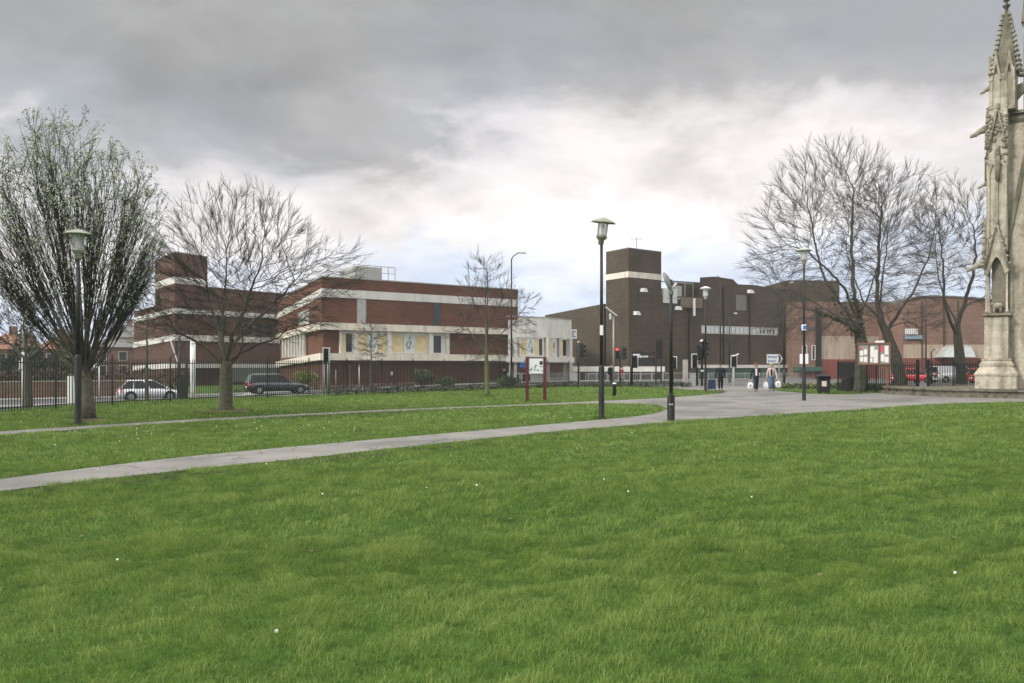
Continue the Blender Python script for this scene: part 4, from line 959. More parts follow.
for ln, (u0, zz) in enumerate(((xa+.08, h1-.26),(xa+.08, h0+.10))):
    for k in range(7 if ln == 0 else 6): b.box(u0+k*.095, u0+k*.095+.06, -.036, -.031, zz, zz+(.16 if k == 0 else .115))
b.build('lettering', M_SIGNBLUE, pl)
for dx in (xa+.25, 5.5*s_): b = MB(); b.tube([(dx,.04,0),(dx,.04,h1-.1 if dx < 0 else h0+.2)], .045, 8); b.build('post', M_GREY, t)
# blue sign next to the red board
x,y,z = road_thing(523.5, 66, .1); t = thing('blue_sign', 'small blue rectangular road sign on thin grey post behind the park board', 'road sign', (x,y,z))
b = MB(); b.tube([(0.2,.05,0),(.2,.05,ZP(358.5,66)-z)], .04, 8); b.build('post', M_GREY, t)
b = MB(); b.box(-.30,.36,-.02,.01,ZP(367.5,66)-z,ZP(363,66)-z); b.build('sign_plate', M_BLUE, t)
b = MB(); b.box(-.22,.30,-.02,.01,ZP(362.6,66)-z,ZP(360.8,66)-z); b.build('upper_plate', mat('pale blue plate', (.4,.5,.65), .5, .05), t)
# silver pedestrian railings round the junction
def guard(label, pts, h=1.05, m=M_GREY):
    x0,y0 = XD(*pts[0]); z0 = gzf(x0,y0)+.1; t = thing('guard_railing', label, 'railing', (x0,y0,z0), 0, 'silver pedestrian railings at the junction')
    for (pa,da),(pb,db) in zip(pts[:-1], pts[1:]):
        a = Vector(XD(pa,da)); c = Vector(XD(pb,db)); n = max(1, round((c-a).length/2))
        for i in range(n):
            p, q = a.lerp(c, i/n), a.lerp(c, (i+1)/n); dx, dy = p.x-x0, p.y-y0; ex, ey = q.x-x0, q.y-y0
            b = MB(); b.tube([(dx,dy,0),(dx,dy,h+.05)], .035, 6); b.build('post', m, t)
            b = MB(); b.tube([(dx,dy,h),(ex,ey,h)], .025, 5); b.tube([(dx,dy,.15),(ex,ey,.15)], .022, 5)
            for k in range(1, 16): f = k/16; b.tube([(dx+(ex-dx)*f,dy+(ey-dy)*f,.15),(dx+(ex-dx)*f,dy+(ey-dy)*f,h)], .012, 4, False)
            b.build('railing_panel', m, t)
    return t
guard('silver railing in front of the cream corner block', [(548,76),(569,79),(580,74)])
guard('silver railing below the shop sign left of the concrete post', [(588,70),(604,69),(624,68),(655,67)])
guard('silver railing between the broken lamp and the tall double signal', [(662,66),(690,65),(699,61)])
guard('silver railing behind the two people carrying white bags', [(708,72),(745,72),(800,73)])
# left hand poles
t, z = pole_thing('lighting_column', 'thick white column left of the low spreading tree', 'pole', 192.8, 52, 340, .17, M_WPOLE, None, .1)
b = MB(); b.box(-.12,.12,-.19,-.15,.6,1.3); b.build('access_door', M_LGREY, t)
t, z = pole_thing('signal_pole', 'pair of dark poles seen close together beside the white column', 'pole', 179.5, 50, 338, .08, M_BLACK, None, .1)
b = MB(); b.tube([(.38,.2,0),(.38,.2,ZP(342,50)-z)], .07, 8); b.build('pole', M_BLACK, t, True)
b = MB(); b.box(-.12,.5,-.12,.1,0,.9*ZP(372,50)-z*.9); b.build('control_box', M_BLACK, t)
b = MB(); b.tube([(-.55,0,ZP(341,50)-z),(-.12,0,ZP(362,50)-z)], .04, 6); b.build('stay', M_WPOLE, t)
x,y,z = road_thing(184.8, 51, .1); t = thing('marker_post', 'short white marker post at the foot of the dark poles', 'bollard', (x,y,z)); b = MB(); b.lathe([(.07,0),(.07,.5),(.05,.56)], 10); b.build('post', M_WPOLE, t, True); b = MB(); b.lathe([(.073,.38),(.073,.45)], 10); b.build('band', M_REDP, t, True)
x,y,z = road_thing(73.5, 36.5, 0); t = thing('white_post', 'pair of stout white posts behind the railings just left of the near lamp post', 'post', (x,y,z))
for dx in (-.13,.16): b = MB(); b.box(dx-.10,dx+.10,-.1,.1,-.2,ZP(376,36.5)-z-(.3 if dx > 0 else 0)); b.build('post', M_WPOLE, t)
x,y,z = road_thing(23, 44, .05); t = thing('sign_pole', 'slim pale pole behind the railings at the left edge', 'pole', (x,y,z)); b = MB(); b.tube([(0,0,0),(0,0,ZP(352,44)-z)], .07, 8); b.tube([(0,0,ZP(352,44)-z),(0,0,ZP(305,44)-z)], .05, 8); b.build('pole', M_LGREY, t, True); b = MB(); b.box(-.16,.16,-.1,-.06,2.3,2.75); b.build('sign_plate', M_LGREY, t)
x,y,z = road_thing(99.3, 58, .05); t = thing('bus_stop_sign', 'slim pale pole with a small white sign between fan tree and white car', 'sign', (x,y,z)); H = ZP(362,58)-z; b = MB(); b.tube([(0,0,0),(0,0,H)], .05, 8); b.build('pole', M_LGREY, t, True); b = MB(); b.box(-.42,-.04,-.04,0,H-.55,H-.1); b.build('sign_plate', M_SIGNW, t)
t, z = pole_thing('traffic_light', 'silver signal post with a white edged head seen between the two trees', 'traffic light', 328.2, 50, 349, .10, M_GREY, TG)
b = MB(); b.tube([(-.28,0,0),(-.28,0,ZP(360,50)-z)], .06, 8); b.build('pole', M_LGREY, t, True)
head(t, z, -.08, 50, 349, 362, R(12), True, None)
for px, d, ty, lb in ((335.5,74,370,'short pale post beside the flower bed, left of two'),(359,76,367,'taller pale post beside the flower bed below the strip of windows')):
    x,y,z = road_thing(px, d, .0); t = thing('pale_post', lb, 'post', (x,y,z)); b = MB(); b.tube([(0,0,0),(0,0,ZP(ty,d)-z)], .055, 8); b.build('shaft', M_LGREY, t, True); b = MB(); b.lathe([(.07,ZP(ty,d)-z),(.03,ZP(ty,d)-z+.05)], 8); b.build('cap', M_LGREY, t, True)

# ------------------------------------------------------------------ fences
def fence(label, pts, h, posts=None, gap=2.4, spike=True, first=True, zoff=.0, kerb=.0, bar=.010, pr=.035, sp=.115):
    P = [Vector(p) for p in pts]; L_ = [0]; bar0 = bar
    for a, c in zip(P[:-1], P[1:]): L_.append(L_[-1]+(c-a).length)
    def pos(s):
        s = min(max(s, 0), L_[-1]); i = min(len(P)-2, max(0, next((k-1 for k in range(1,len(L_)) if L_[k] >= s), len(P)-2)))
        return P[i].lerp(P[i+1], (s-L_[i])/(L_[i+1]-L_[i]))
    t = thing('railing_fence', label, 'fence', (P[0].x,P[0].y,zoff)); ox, oy = P[0].x, P[0].y
    n = max(1, round(L_[-1]/gap)); ss = [L_[-1]*i/n for i in range(n+1)]
    for s in ss:
        p = pos(s); b = MB(); b.box(p.x-ox-pr,p.x-ox+pr,p.y-oy-pr,p.y-oy+pr,-.3,h+.07); b.lathe([(pr*.5,h+.07),(pr*1.2,h+.11),(pr*.2,h+.19)], 8, (p.x-ox,p.y-oy)); b.build('post', M_FENCE, t)
    for s0, s1 in zip(ss[:-1], ss[1:]):
        b = MB(); a, c = pos(s0), pos(s1)
        for z in (.16+kerb, h-.16):
            b.tube([(a.x-ox,a.y-oy,z),(c.x-ox,c.y-oy,z)], .02, 4)
        m = int((s1-s0)/sp); bar = bar0 if a.y < 38 else max(bar0, .0165)
        for k in range(1, m):
            p = a.lerp(c, k/m); x, y = p.x-ox, p.y-oy
            b.box(x-bar,x+bar,y-bar,y+bar,.04+kerb,h-.03)
            if spike: b.add([(x-bar*1.3,y,h-.03),(x,y-bar*1.3,h-.03),(x+bar*1.3,y,h-.03),(x,y+bar*1.3,h-.03),(x,y,h+.06)], [(0,1,4),(1,2,4),(2,3,4),(3,0,4)])
        b.build('fence_panel', M_FENCE, t)
    return t
fence('long black park railing running along the left edge of the lawn beside the road', FENCE, 1.88, gap=2.75, bar=.0115, pr=.028, sp=.125)
fr_pts = [XD(838,50.5), XD(860,49.6), XD(890,48.6), XD(916.5,47.6)]
fence('black railing left of the gateway gap, behind the notice board', fr_pts, 1.80, gap=2.2, bar=.018, sp=.125)
fence('black railing between the gateway gap and the stone monument', [XD(929,47.6), XD(958,48.6), XD(1000,50), XD(1080,52)], 1.80, gap=2.2, bar=.017, sp=.135)
for px in (917.8, 928.2):
    x, y = XD(px, 47.4); t = thing('gate_post', 'stout dark gate post at the %s side of the railing gap' % ('left' if px < 920 else 'right'), 'gate post', (x,y,-.05)); b = MB(); b.box(-.065,.065,-.065,.065,0,1.95); b.build('shaft', M_FENCE, t); b = MB(); b.lathe([(.08,1.95),(.09,2.0),(.02,2.06)], 8); b.build('cap', M_FENCE, t)

# ------------------------------------------------------------------ cars
M_TYRE = mat('tyre rubber', (.02,.02,.02), .9, .2); M_RIM = mat('alloy rim', (.35,.36,.37), .4, .1, metal=.6)
M_TAIL = mat('red lamp lens', (.5,.015,.015), .25, .1, spec=.6); M_HEADL = mat('clear lamp lens', (.65,.67,.68), .15, .05, spec=.6)
def car(label, loc, rot, L_, H, W, m, kind, group='cars on the road beyond the park'):
    """drives towards local +X; loft over stations: x, half width, bottom, shoulder"""
    t = thing('car', label, 'car', loc, rot, group); h = L_/2; w = W/2; be = H*.60
    st = [(-h,.80*w,.38,be*.78),(-h+.08,.92*w,.28,be*.93),(-h+.45,w,.24,be*.99),(-h*.2,w,.22,be),(h*.28,w,.22,be*.97),(h*.55,.98*w,.22,be*.92),(h-.45,.94*w,.24,be*.82),(h-.12,.82*w,.27,be*.70),(h,.66*w,.34,be*.58)]
    b = MB(); n = 8
    for x, ww, zb, zt in st:
        zm = zb+(zt-zb)*.55
        pr = [(-ww*.86,zb),(-ww*.98,zb+.10),(-ww,zm),(-ww*.93,zt-.03),(-ww*.80,zt),(0,zt+.035)]
        full = pr[:-1]+[pr[-1]]+[(-p[0],p[1]) for p in reversed(pr[:-1])]
        b.v += [(x,p[0],p[1]) for p in full]
    k = len(b.v)//len(st)
    for i in range(len(st)-1):
        for j in range(k-1): b.f.append((i*k+j, i*k+j+1, (i+1)*k+j+1, (i+1)*k+j))
        b.f.append((i*k+k-1, i*k, (i+1)*k, (i+1)*k+k-1))
    b.f.append(tuple(range(k))); b.f.append(tuple(reversed(range(len(b.v)-k, len(b.v)))))
    b.build('body', m, t, True)
    rr_, rf = {'hatch': (-h+.62,.08*h), 'estate': (-h+.30,.05*h), 'van': (-h+.12,.45*h)}[kind]
    br, bf = {'hatch': (-h+.12,.62*h), 'estate': (-h+.08,.42*h), 'van': (-h+.04,.72*h)}[kind]
    lo = [(br,-w*.90,be-.04),(bf,-w*.88,be-.04),(bf,w*.88,be-.04),(br,w*.90,be-.04)]
    hi = [(rr_,-w*.68,H-.04),(rf,-w*.68,H-.03),(rf,w*.68,H-.03),(rr_,w*.68,H-.04)]
    b = MB(); b.hexa(lo, hi); b.add([(rr_+.05,-w*.55,H),(rf-.08,-w*.55,H+.005),(rf-.08,w*.55,H+.005),(rr_+.05,w*.55,H)]+hi, [(0,1,2,3),(4,5,1,0),(5,6,2,1),(6,7,3,2),(7,4,0,3)])
    b.build('cabin', m, t)
    def quad(a, c, d, e, s=.08, outw=.012):
        A_,B__,C__,D__ = [Vector(q) for q in (a,c,d,e)]; cen = (A_+B__+C__+D__)/4; nrm = (B__-A_).cross(D__-A_).normalized()
        if nrm.dot(cen-Vector((0,0,be+.1))) < 0: nrm = -nrm
        P = [q.lerp(cen, s)+nrm*outw for q in (A_,B__,C__,D__)]; g = MB(); g.v = [tuple(p) for p in P]+[tuple(p-nrm*.03) for p in P]
        g.f = [(0,1,2,3),(7,6,5,4)]+[(i,4+i,4+(i+1)%4,(i+1)%4) for i in range(4)]; return g
    def lp(i, j, f, top): # point on the cabin side
        a, c = (hi if top else lo)[i], (hi if top else lo)[j]; return tuple(a[q]+(c[q]-a[q])*f for q in range(3))
    splits = {'hatch': (0,.26,.60,1), 'estate': (0,.30,.64,1), 'van': (.70,.99)}[kind]
    for (i, j) in ((0,1),(3,2)):
        for f0, f1 in zip(splits[:-1], splits[1:]):
            quad(lp(i,j,f0,False), lp(i,j,f1,False), lp(i,j,f1,True), lp(i,j,f0,True), .10).build('side_window', M_DARKGLASS, t)
    quad(lo[1],lo[2],hi[2],hi[1],.1).build('windscreen', M_DARKGLASS, t); quad(lo[0],lo[3],hi[3],hi[0],.14).build('rear_window', M_DARKGLASS, t)
    for x in (-h+.78, h-.80):
        for s_ in (-1,1):
            T = Matrix.Translation((x,s_*(w-.10),.31)) @ Matrix.Rotation(R(90),4,'X')
            b = MB(T); b.lathe([(.22,-.11),(.31,-.09),(.31,.09),(.22,.11)], 20); wh = b.build('wheel', M_TYRE, t, True)
            b = MB(T); b.lathe([(.05,-.125),(.20,-.113),(.20,.113),(.05,.125)], 14); b.build('rim', M_RIM, wh)
            T2 = Matrix.Translation((x,s_*(w-.012),.33)) @ Matrix.Rotation(R(90),4,'X'); b = MB(T2); b.lathe([(.36,-.016),(.36,.016)], 20); b.build('wheel_arch', M_BLACK, t)
    for s_ in (-1,1):
        b = MB(); b.hexa([(-h-.02,s_*w*.62-.10,be*.62),(-h+.25,s_*w*.92-.06,be*.66),(-h+.25,s_*w*.92+.06,be*.66),(-h-.02,s_*w*.62+.10,be*.62)],[(-h+.02,s_*w*.62-.10,be*.95),(-h+.25,s_*w*.90-.05,be*.98),(-h+.25,s_*w*.92+.05,be*.98),(-h+.02,s_*w*.62+.12,be*.95)]); b.build('tail_light', M_TAIL, t)
        b = MB(); b.hexa([(h-.30,s_*w*.84-.07,be*.52),(h-.02,s_*w*.60-.12,be*.50),(h-.02,s_*w*.60+.10,be*.50),(h-.30,s_*w*.84+.08,be*.52)],[(h-.34,s_*w*.82-.07,be*.76),(h-.10,s_*w*.58-.10,be*.68),(h-.10,s_*w*.60+.10,be*.68),(h-.34,s_*w*.84+.05,be*.76)]); b.build('headlight', M_HEADL, t)
        b = MB(); b.blob((bf-.12*h,s_*(w+.09),be+.04), .10, 1, (.7,1,.7), 0, 8, 5); b.build('mirror', m, t, True)
        if kind == 'estate': b = MB(); b.tube([(rr_+.1,s_*w*.6,H+.03),(rf-.1,s_*w*.6,H+.05)], .02, 5); b.build('roof_rail', M_RIM, t)
    b = MB(); b.box(-h-.02,-h+.05,-w*.78,w*.78,.30,.48); b.build('rear_bumper', m, t); b = MB(); b.box(-h-.03,-h-.02,-.26,.26,.50,.61); b.build('number_plate', M_SIGNW, t)
    return t
def roadcar(px, d, w): x, y = XD(px, d); return (x, y, gzf(x,y)+.10)
M_CARW = mat('white silver car paint', (.62,.64,.66), .28, .02, spec=.6, coat=.6); M_CARD = mat('dark blue grey car paint', (.022,.028,.038), .25, .05, spec=.6, coat=.6)
M_CARR = mat('red car paint', (.50,.02,.03), .28, .03, spec=.6, coat=.6)
car('silvery white hatchback driving right beyond the railings at the left', (XD(149.5,54.6)[0], XD(149.5,54.6)[1], -.76), R(30), 4.0, 1.42, 1.70, M_CARW, 'hatch')
car('dark blue estate car with roof rails beyond the railings behind the spreading tree', (XD(277.5,61.5)[0], XD(277.5,61.5)[1], -.53), R(30), 4.65, 1.50, 1.78, M_CARD, 'estate')
car('red hatchback seen through the gap in the right hand railings', (*XD(911,79), -.10), R(8), 4.0, 1.45, 1.7, M_CARR, 'hatch')
car('white van parked behind the right hand railings beside a bare trunk', (*XD(953,82), -.10), R(10), 4.6, 1.7, 1.85, M_CARW, 'van')
car('red car half hidden behind the foot of the stone monument', (*XD(990,78), -.10), R(8), 4.0, 1.45, 1.7, M_CARR, 'estate')
# ------------------------------------------------------------------ stone platform and monument
def stonemat(name, c, dark=.55):
    m, nt, b = newmat(name); tc = N(nt, 'ShaderNodeTexCoord'); geo = N(nt, 'ShaderNodeNewGeometry')
    n1 = N(nt, 'ShaderNodeTexNoise'); n1.inputs['Scale'].default_value = 1.3; n1.inputs['Detail'].default_value = 9; n1.inputs['Roughness'].default_value = .72
    n2 = N(nt, 'ShaderNodeTexNoise'); n2.inputs['Scale'].default_value = 7; n2.inputs['Detail'].default_value = 6
    mp = N(nt, 'ShaderNodeMapping'); mp.inputs['Scale'].default_value = (1.2,1.2,.16)
    n3 = N(nt, 'ShaderNodeTexNoise'); n3.inputs['Scale'].default_value = 1.9; n3.inputs['Detail'].default_value = 6
    for n in (n1, n2): lnk(nt, geo.outputs['Position'], n.inputs['Vector'])
    lnk(nt, geo.outputs['Position'], mp.inputs['Vector']); lnk(nt, mp.outputs[0], n3.inputs['Vector'])
    br = N(nt, 'ShaderNodeTexBrick'); br.inputs['Scale'].default_value = 1; br.inputs['Brick Width'].default_value = .95; br.inputs['Row Height'].default_value = .38
    br.inputs['Mortar Size'].default_value = .012; br.inputs['Color1'].default_value = (*c,1); br.inputs['Color2'].default_value = (c[0]*.86,c[1]*.85,c[2]*.82,1); br.inputs['Mortar'].default_value = (*[q*.82 for q in c],1)
    sp = N(nt, 'ShaderNodeSeparateXYZ'); lnk(nt, geo.outputs['Position'], sp.inputs[0]); ad = N(nt, 'ShaderNodeMath', operation='ADD'); lnk(nt, sp.outputs[0], ad.inputs[0]); lnk(nt, sp.outputs[1], ad.inputs[1])
    cb = N(nt, 'ShaderNodeCombineXYZ'); lnk(nt, ad.outputs[0], cb.inputs[0]); lnk(nt, sp.outputs[2], cb.inputs[1]); lnk(nt, cb.outputs[0], br.inputs['Vector'])
    out = br.outputs['Color']
    for fac, st in ((n1.outputs['Fac'], [(.32,(.62,.60,.56)),(.5,(1,1,1)),(.72,(1.15,1.12,1.05))]), (n2.outputs['Fac'], [(.3,(.82,.82,.82)),(.7,(1.12,1.12,1.12))]), (n3.outputs['Fac'], [(.45,(1,1,1)),(.66,(dark,dark,dark*.92))])):
        r = rampnode(nt, st); lnk(nt, fac, r.inputs['Fac'])
        mx = N(nt, 'ShaderNodeMix', data_type='RGBA', blend_type='MULTIPLY'); mx.inputs[0].default_value = 1
        lnk(nt, out, mx.inputs[6]); lnk(nt, r.outputs[0], mx.inputs[7]); out = mx.outputs[2]
    lnk(nt, out, b.inputs['Base Color']); b.inputs['Roughness'].default_value = .92; b.inputs['Specular IOR Level'].default_value = .15
    bp = N(nt, 'ShaderNodeBump'); bp.inputs['Strength'].default_value = .6; bp.inputs['Distance'].default_value = .03
    lnk(nt, n2.outputs['Fac'], bp.inputs['Height']); lnk(nt, bp.outputs[0], b.inputs['Normal']); return m
M_STONE = stonemat('weathered limestone', (.54,.49,.405)); M_STONEG = stonemat('grey limestone wall', (.48,.44,.365), .65)
M_STONED = stonemat('dark lichened and niche shade stone', (.23,.215,.165), .55); M_STEP = stonemat('mossy paving stone', (.20,.19,.15), .45)
px0, d0 = 998.0, 42.0; ox, oy = XD(px0, d0)
ang = math.atan2(-ox, oy) - R(7)       # local +x to the right along the front, local -y towards the camera
mon = thing('stone_monument', 'tall carved limestone monument with crocketed pinnacle and gargoyles at the right edge', 'monument', (ox,oy,0), ang)
SX = .0450; 
def MX(px): return (px-px0)*SX
def MZ(py): return ZP(py, d0)
PLAT = .42
# platform: two rounded steps
pc = (28.3, 45.3)
pt_ = thing('stone_platform', 'low round stone platform with worn edge carrying the monument', 'platform', (pc[0],pc[1],-.03))
def disc(r, z0, z1, name, m, n=72, wob=.05):
    b = MB(); P = [(math.cos(a)*(r+wob*mnoise.noise(Vector((math.cos(a)*9,math.sin(a)*9,r)))), math.sin(a)*(r+wob*mnoise.noise(Vector((math.cos(a)*9,math.sin(a)*9,r))))) for a in [2*math.pi*i/n for i in range(n)]]
    b.prism(P, z0, z1); return b.build(name, m, pt_)
disc(6.75, 0, .17, 'lower_step', M_STEP); disc(6.55, .17, .34, 'upper_step', M_STEP); disc(6.66, .34, PLAT+.01, 'paving_edge', M_STEP)
def sq(b, cx, cy, hx, hy, z0, z1, hx2=None, hy2=None):
    hx2 = hx if hx2 is None else hx2; hy2 = hy if hy2 is None else hy2
    return b.hexa([(cx-hx,cy-hy,z0),(cx+hx,cy-hy,z0),(cx+hx,cy+hy,z0),(cx-hx,cy+hy,z0)],[(cx-hx2,cy-hy2,z1),(cx+hx2,cy-hy2,z1),(cx+hx2,cy+hy2,z1),(cx-hx2,cy+hy2,z1)])
def crocket(b, x, y, z, r, sd): b.blob((x,y,z), r, sd, (1.1,1.1,.75), .45, 6, 4); b.blob((x*1.0,y,z+r*.7), r*.55, sd+4, (1,1,1), .4, 5, 4)
def gable(b, cx, yf, hw, z0, z1, th=.12, crk=.07, n=5, sd=0):
    """a pair of raking copings with crockets meeting at a finial, in the x-z plane at depth yf"""
    for s_ in (-1,1):
        b.slab([(cx+s_*hw,z0),(cx+s_*(hw+th),z0),(cx+s_*th*.4,z1),(cx,z1-th*.5)][::s_], yf-.10, yf+.06)
        for k in range(n):
            f = (k+.4)/n; crocket(b, cx+s_*(hw+th)*(1-f)+s_*.02, yf-.06, z0+(z1-z0)*f+.04, crk, sd+k)
    b.lathe([(.03,z1-.1),(.06,z1+.05),(.11,z1+.12),(.05,z1+.18),(.10,z1+.26),(.04,z1+.36)], 8, (cx,yf))
def gargoyle(x, y, z, dirx, diry, ln, name='gargoyle'):
    b = MB(); d = Vector((dirx,diry,0)).normalized()
    P = [Vector((x,y,z))+d*ln*f+Vector((0,0,dz)) for f, dz in ((0,.25*ln*.6),(.25,.20*ln*.7),(.5,.06*ln),(.75,-.10*ln),(.95,-.20*ln),(1.08,-.30*ln))]
    b.tube(P, [ln*.26,ln*.25,ln*.20,ln*.14,ln*.13,ln*.05], 8)
    b.blob(tuple(P[4]+Vector((0,0,.04*ln))), ln*.11, 2, (1.1,1.1,1), .3, 8, 6)
    side = d.cross(Vector((0,0,1)))
    for s_ in (-1,1):
        b.blob(tuple(P[1]+side*s_*ln*.17+Vector((0,0,.1*ln))), ln*.14, 5, (1,1,1.3), .4, 7, 5)
        b.tube([P[2]+side*s_*ln*.1, P[2]+d*ln*.12+side*s_*ln*.12-Vector((0,0,ln*.2)), P[3]+side*s_*ln*.08-Vector((0,0,ln*.18))], [ln*.06,ln*.05,ln*.03], 5)
    return b.build(name, M_GARG, mon, True)
# pier centre line at local x=cx, half widths per stage (front faces the camera)
def pinnacle(cx, cy, full=True):
    z = MZ; b = MB()
    sq(b, cx, cy, .93,.93, PLAT, z(375.5)); b.build('plinth', M_STONE, mon)
    b = MB(); sq(b, cx, cy, .97,.97, z(375.5), z(373.5)); sq(b, cx, cy, .95,.95, z(373.5), z(366), .72,.72); sq(b, cx, cy, .76,.76, z(366), z(363.5)); sq(b, cx, cy, .72,.72, z(363.5), z(360.5), .63,.63); sq(b, cx, cy, .66,.66, z(360.5), z(358.5)); b.build('base_moulding', M_STONE, mon)
    b = MB(); sq(b, cx-.02, cy, .54,.54, z(358.5), z(317.5)); b.build('pier', M_STONE, mon)
    b = MB(); sq(b, cx, cy, .56,.56, z(317.5), z(316), .67,.67); sq(b, cx, cy, .67,.67, z(316), z(313.6), .60,.60); b.build('string_course', M_STONED, mon)
    # niche stage
    b = MB(); sq(b, cx+.10, cy+.16, .36,.30, z(313.6), z(250)); b.build('niche_back', M_STONED, mon)  # dark stone puts the niche's inner shade into the colour
    hw = .50
    for sx, sy in ((-1,-1),(1,-1),(-1,1),(1,1)):
        b = MB(); x, y = cx+sx*.46, cy+sy*.46
        b.lathe([(.085,z(313.5)),(.085,z(311)),(.05,z(310)),(.05,z(268)),(.075,z(266)),(.10,z(264))], 8, (x,y)); b.build('niche_column', M_STONE, mon, True)
    # arch heads
    for q in range(2):
        b = MB(None if q == 0 else Matrix.Translation((cx,cy,0)) @ Matrix.Rotation(R(-90),4,'Z') @ Matrix.Translation((-cx,-cy,0)))
        zs, za = z(275), z(258); pts = []
        for f in range(9):
            tt = f/8; s_ = -1+2*tt; pts.append((cx+s_*.38, zs+(za-zs)*(1-abs(s_)**1.7)))
        b.slab(pts+[(cx+.56,z(272)),(cx+.10,z(236)),(cx,z(232)),(cx-.10,z(236)),(cx-.56,z(272))], cy-.56, cy-.44)
        b.build('niche_arch', M_STONE, mon)
        b = MB(b.T); gable(b, cx, cy-.58, .48, z(269), z(226), .13, .075, 6, q*9); b.build('niche_gable', M_GARG, mon, True)
    b = MB(); b.blob((cx+.02,cy-.36,z(306.5)), .20, 3, (1.25,.8,.85), .3, 9, 7)
    for sx in (-1,1): b.tube([(cx+.02+sx*.13,cy-.40,z(306)),(cx+.02+sx*.15,cy-.42,z(313.4))], [.06,.05], 6)
    b.blob((cx-.2,cy-.42,z(304.5)), .10, 7, (1,1,1), .35, 7, 5); b.build('carved_beast', M_GARG, mon, True)
    # panelled shaft
    b = MB(); sq(b, cx+.04, cy+.04, .42,.42, z(252), z(112)); b.build('shaft', M_STONE, mon)
    for q in range(2):
        T = None if q == 0 else Matrix.Translation((cx+.04,cy+.04,0)) @ Matrix.Rotation(R(-90),4,'Z') @ Matrix.Translation((-cx-.04,-cy-.04,0))
        b = MB(T); X = cx+.04; Y = cy+.04-.42
        for dx, w_ in ((-.40,.055),(-.02,.04),(.36,.055)): b.box(X+dx-w_/2+.01,X+dx+w_/2+.01,Y-.10,Y,z(238),z(166))
        for c in (-.20,.18):
            n = 6; pts = [(X+c-.17,z(176))]+[(X+c-.17+.34*k/n, z(176)+.55*(1-abs(2*k/n-1)**1.6)) for k in range(1,n)]+[(X+c+.17,z(176))]
            b.slab(pts+[(X+c+.2,z(176)),(X+c+.2,z(162)),(X+c-.2,z(162)),(X+c-.2,z(176))], Y-.08, Y)
        b.build('tracery_panel', M_STONE, mon)
        b = MB(T); rr = random.Random(5+q)
        for k in range(80):
            b.blob((X+rr.uniform(-.42,.42), Y-.03, rr.uniform(z(166),z(116))), rr.uniform(.045,.10), k, (1,1,1.2), .6, 6, 4)
        b.build('carved_foliage', M_GARG, mon, True); b = MB(T)
        gable(b, X, Y-.08, .36, z(150), z(112), .09, .06, 6, 30+q); b.build('shaft_gable', M_GARG, mon, True)
    for q in range(2):
        b = MB(); sx = -1 if q == 0 else .2; sy = -.2 if q == 0 else -1.0
        x, y = cx-.50 if q == 0 else cx+.05, cy+.02 if q == 0 else cy-.52
        sq(b, x, y, .10,.10, z(182), z(158)); b.lathe([(.10,z(158)),(.14,z(156.5)),(.05,z(153)),(.09,z(152)),(.03,z(149))], 8, (x,y)); b.build('side_finial', M_STONED, mon, True)
    # upper shaft
    b = MB(); sq(b, cx+.25, cy+.25, .56,.56, z(112), z(76)); b.build('upper_shaft', M_STONE, mon)
    b = MB()
    for dx in (-.50,-.17,.17,.50): b.box(cx+.25+dx-.045,cx+.25+dx+.045,cy-.37,cy-.31,z(110),z(72)); b.box(cx-.37,cx-.31,cy+.25+dx-.045,cy+.25+dx+.045,z(110),z(72))
    b.build('shaft_rib', M_STONE, mon)
    for q in range(2):
        T = None if q == 0 else Matrix.Translation((cx+.25,cy+.25,0)) @ Matrix.Rotation(R(-90),4,'Z') @ Matrix.Translation((-cx-.25,-cy-.25,0))
        b = MB(T)
        for c in (-.30,.30):
            b.slab([(cx+.25+c-.26,z(82)),(cx+.25+c-.16,z(82)),(cx+.25+c,z(66)),(cx+.25+c+.16,z(82)),(cx+.25+c+.26,z(82)),(cx+.25+c+.02,z(55)),(cx+.25+c-.02,z(55))], cy-.40, cy-.30)
        b.build('spire_gable', M_STONE, mon)
    # crocketed spire
    b = MB(); X, Y = cx+.36, cy+.25; z0, z1 = z(76), z(12)
    b.hexa([(X-.58,Y-.56,z0),(X+.58,Y-.56,z0),(X+.58,Y+.56,z0),(X-.58,Y+.56,z0)],[(X-.07,Y-.07,z1),(X+.07,Y-.07,z1),(X+.07,Y+.07,z1),(X-.07,Y+.07,z1)])
    b.lathe([(.07,z1-.05),(.10,z1+.05),(.06,z1+.1),(.15,z1+.25),(.20,z1+.32),(.07,z1+.38),(.06,z1+.5),(.17,z1+.58),(.12,z1+.68),(.03,z1+.8)], 8, (X,Y))
    b.build('spire', M_STONED, mon)
    b = MB()
    for k in range(13):
        f = k/13; hw_ = .60*(1-f)+.09*f; zz = z0+(z1-z0)*f+.06
        for sx, sy in ((-1,-1),(1,-1),(-1,1),(1,1)): crocket(b, X+sx*(hw_+.03), Y+sy*(hw_+.03), zz, .125-.045*f, k)
    b.build('crocket', M_GARG, mon, True)['kind'] = 'stuff'
pinnacle(0.0, 0.0)
gargoyle(-.42, 0, MZ(130), -1, -.25, .80); gargoyle(-.30, .1, MZ(88), -1, -.1, .5); gargoyle(-.45, .0, MZ(184), -1, -.2, .45); gargoyle(-.5, -.3, MZ(266), -1, -.5, .85)
pinnacle(5.0, 0.0)
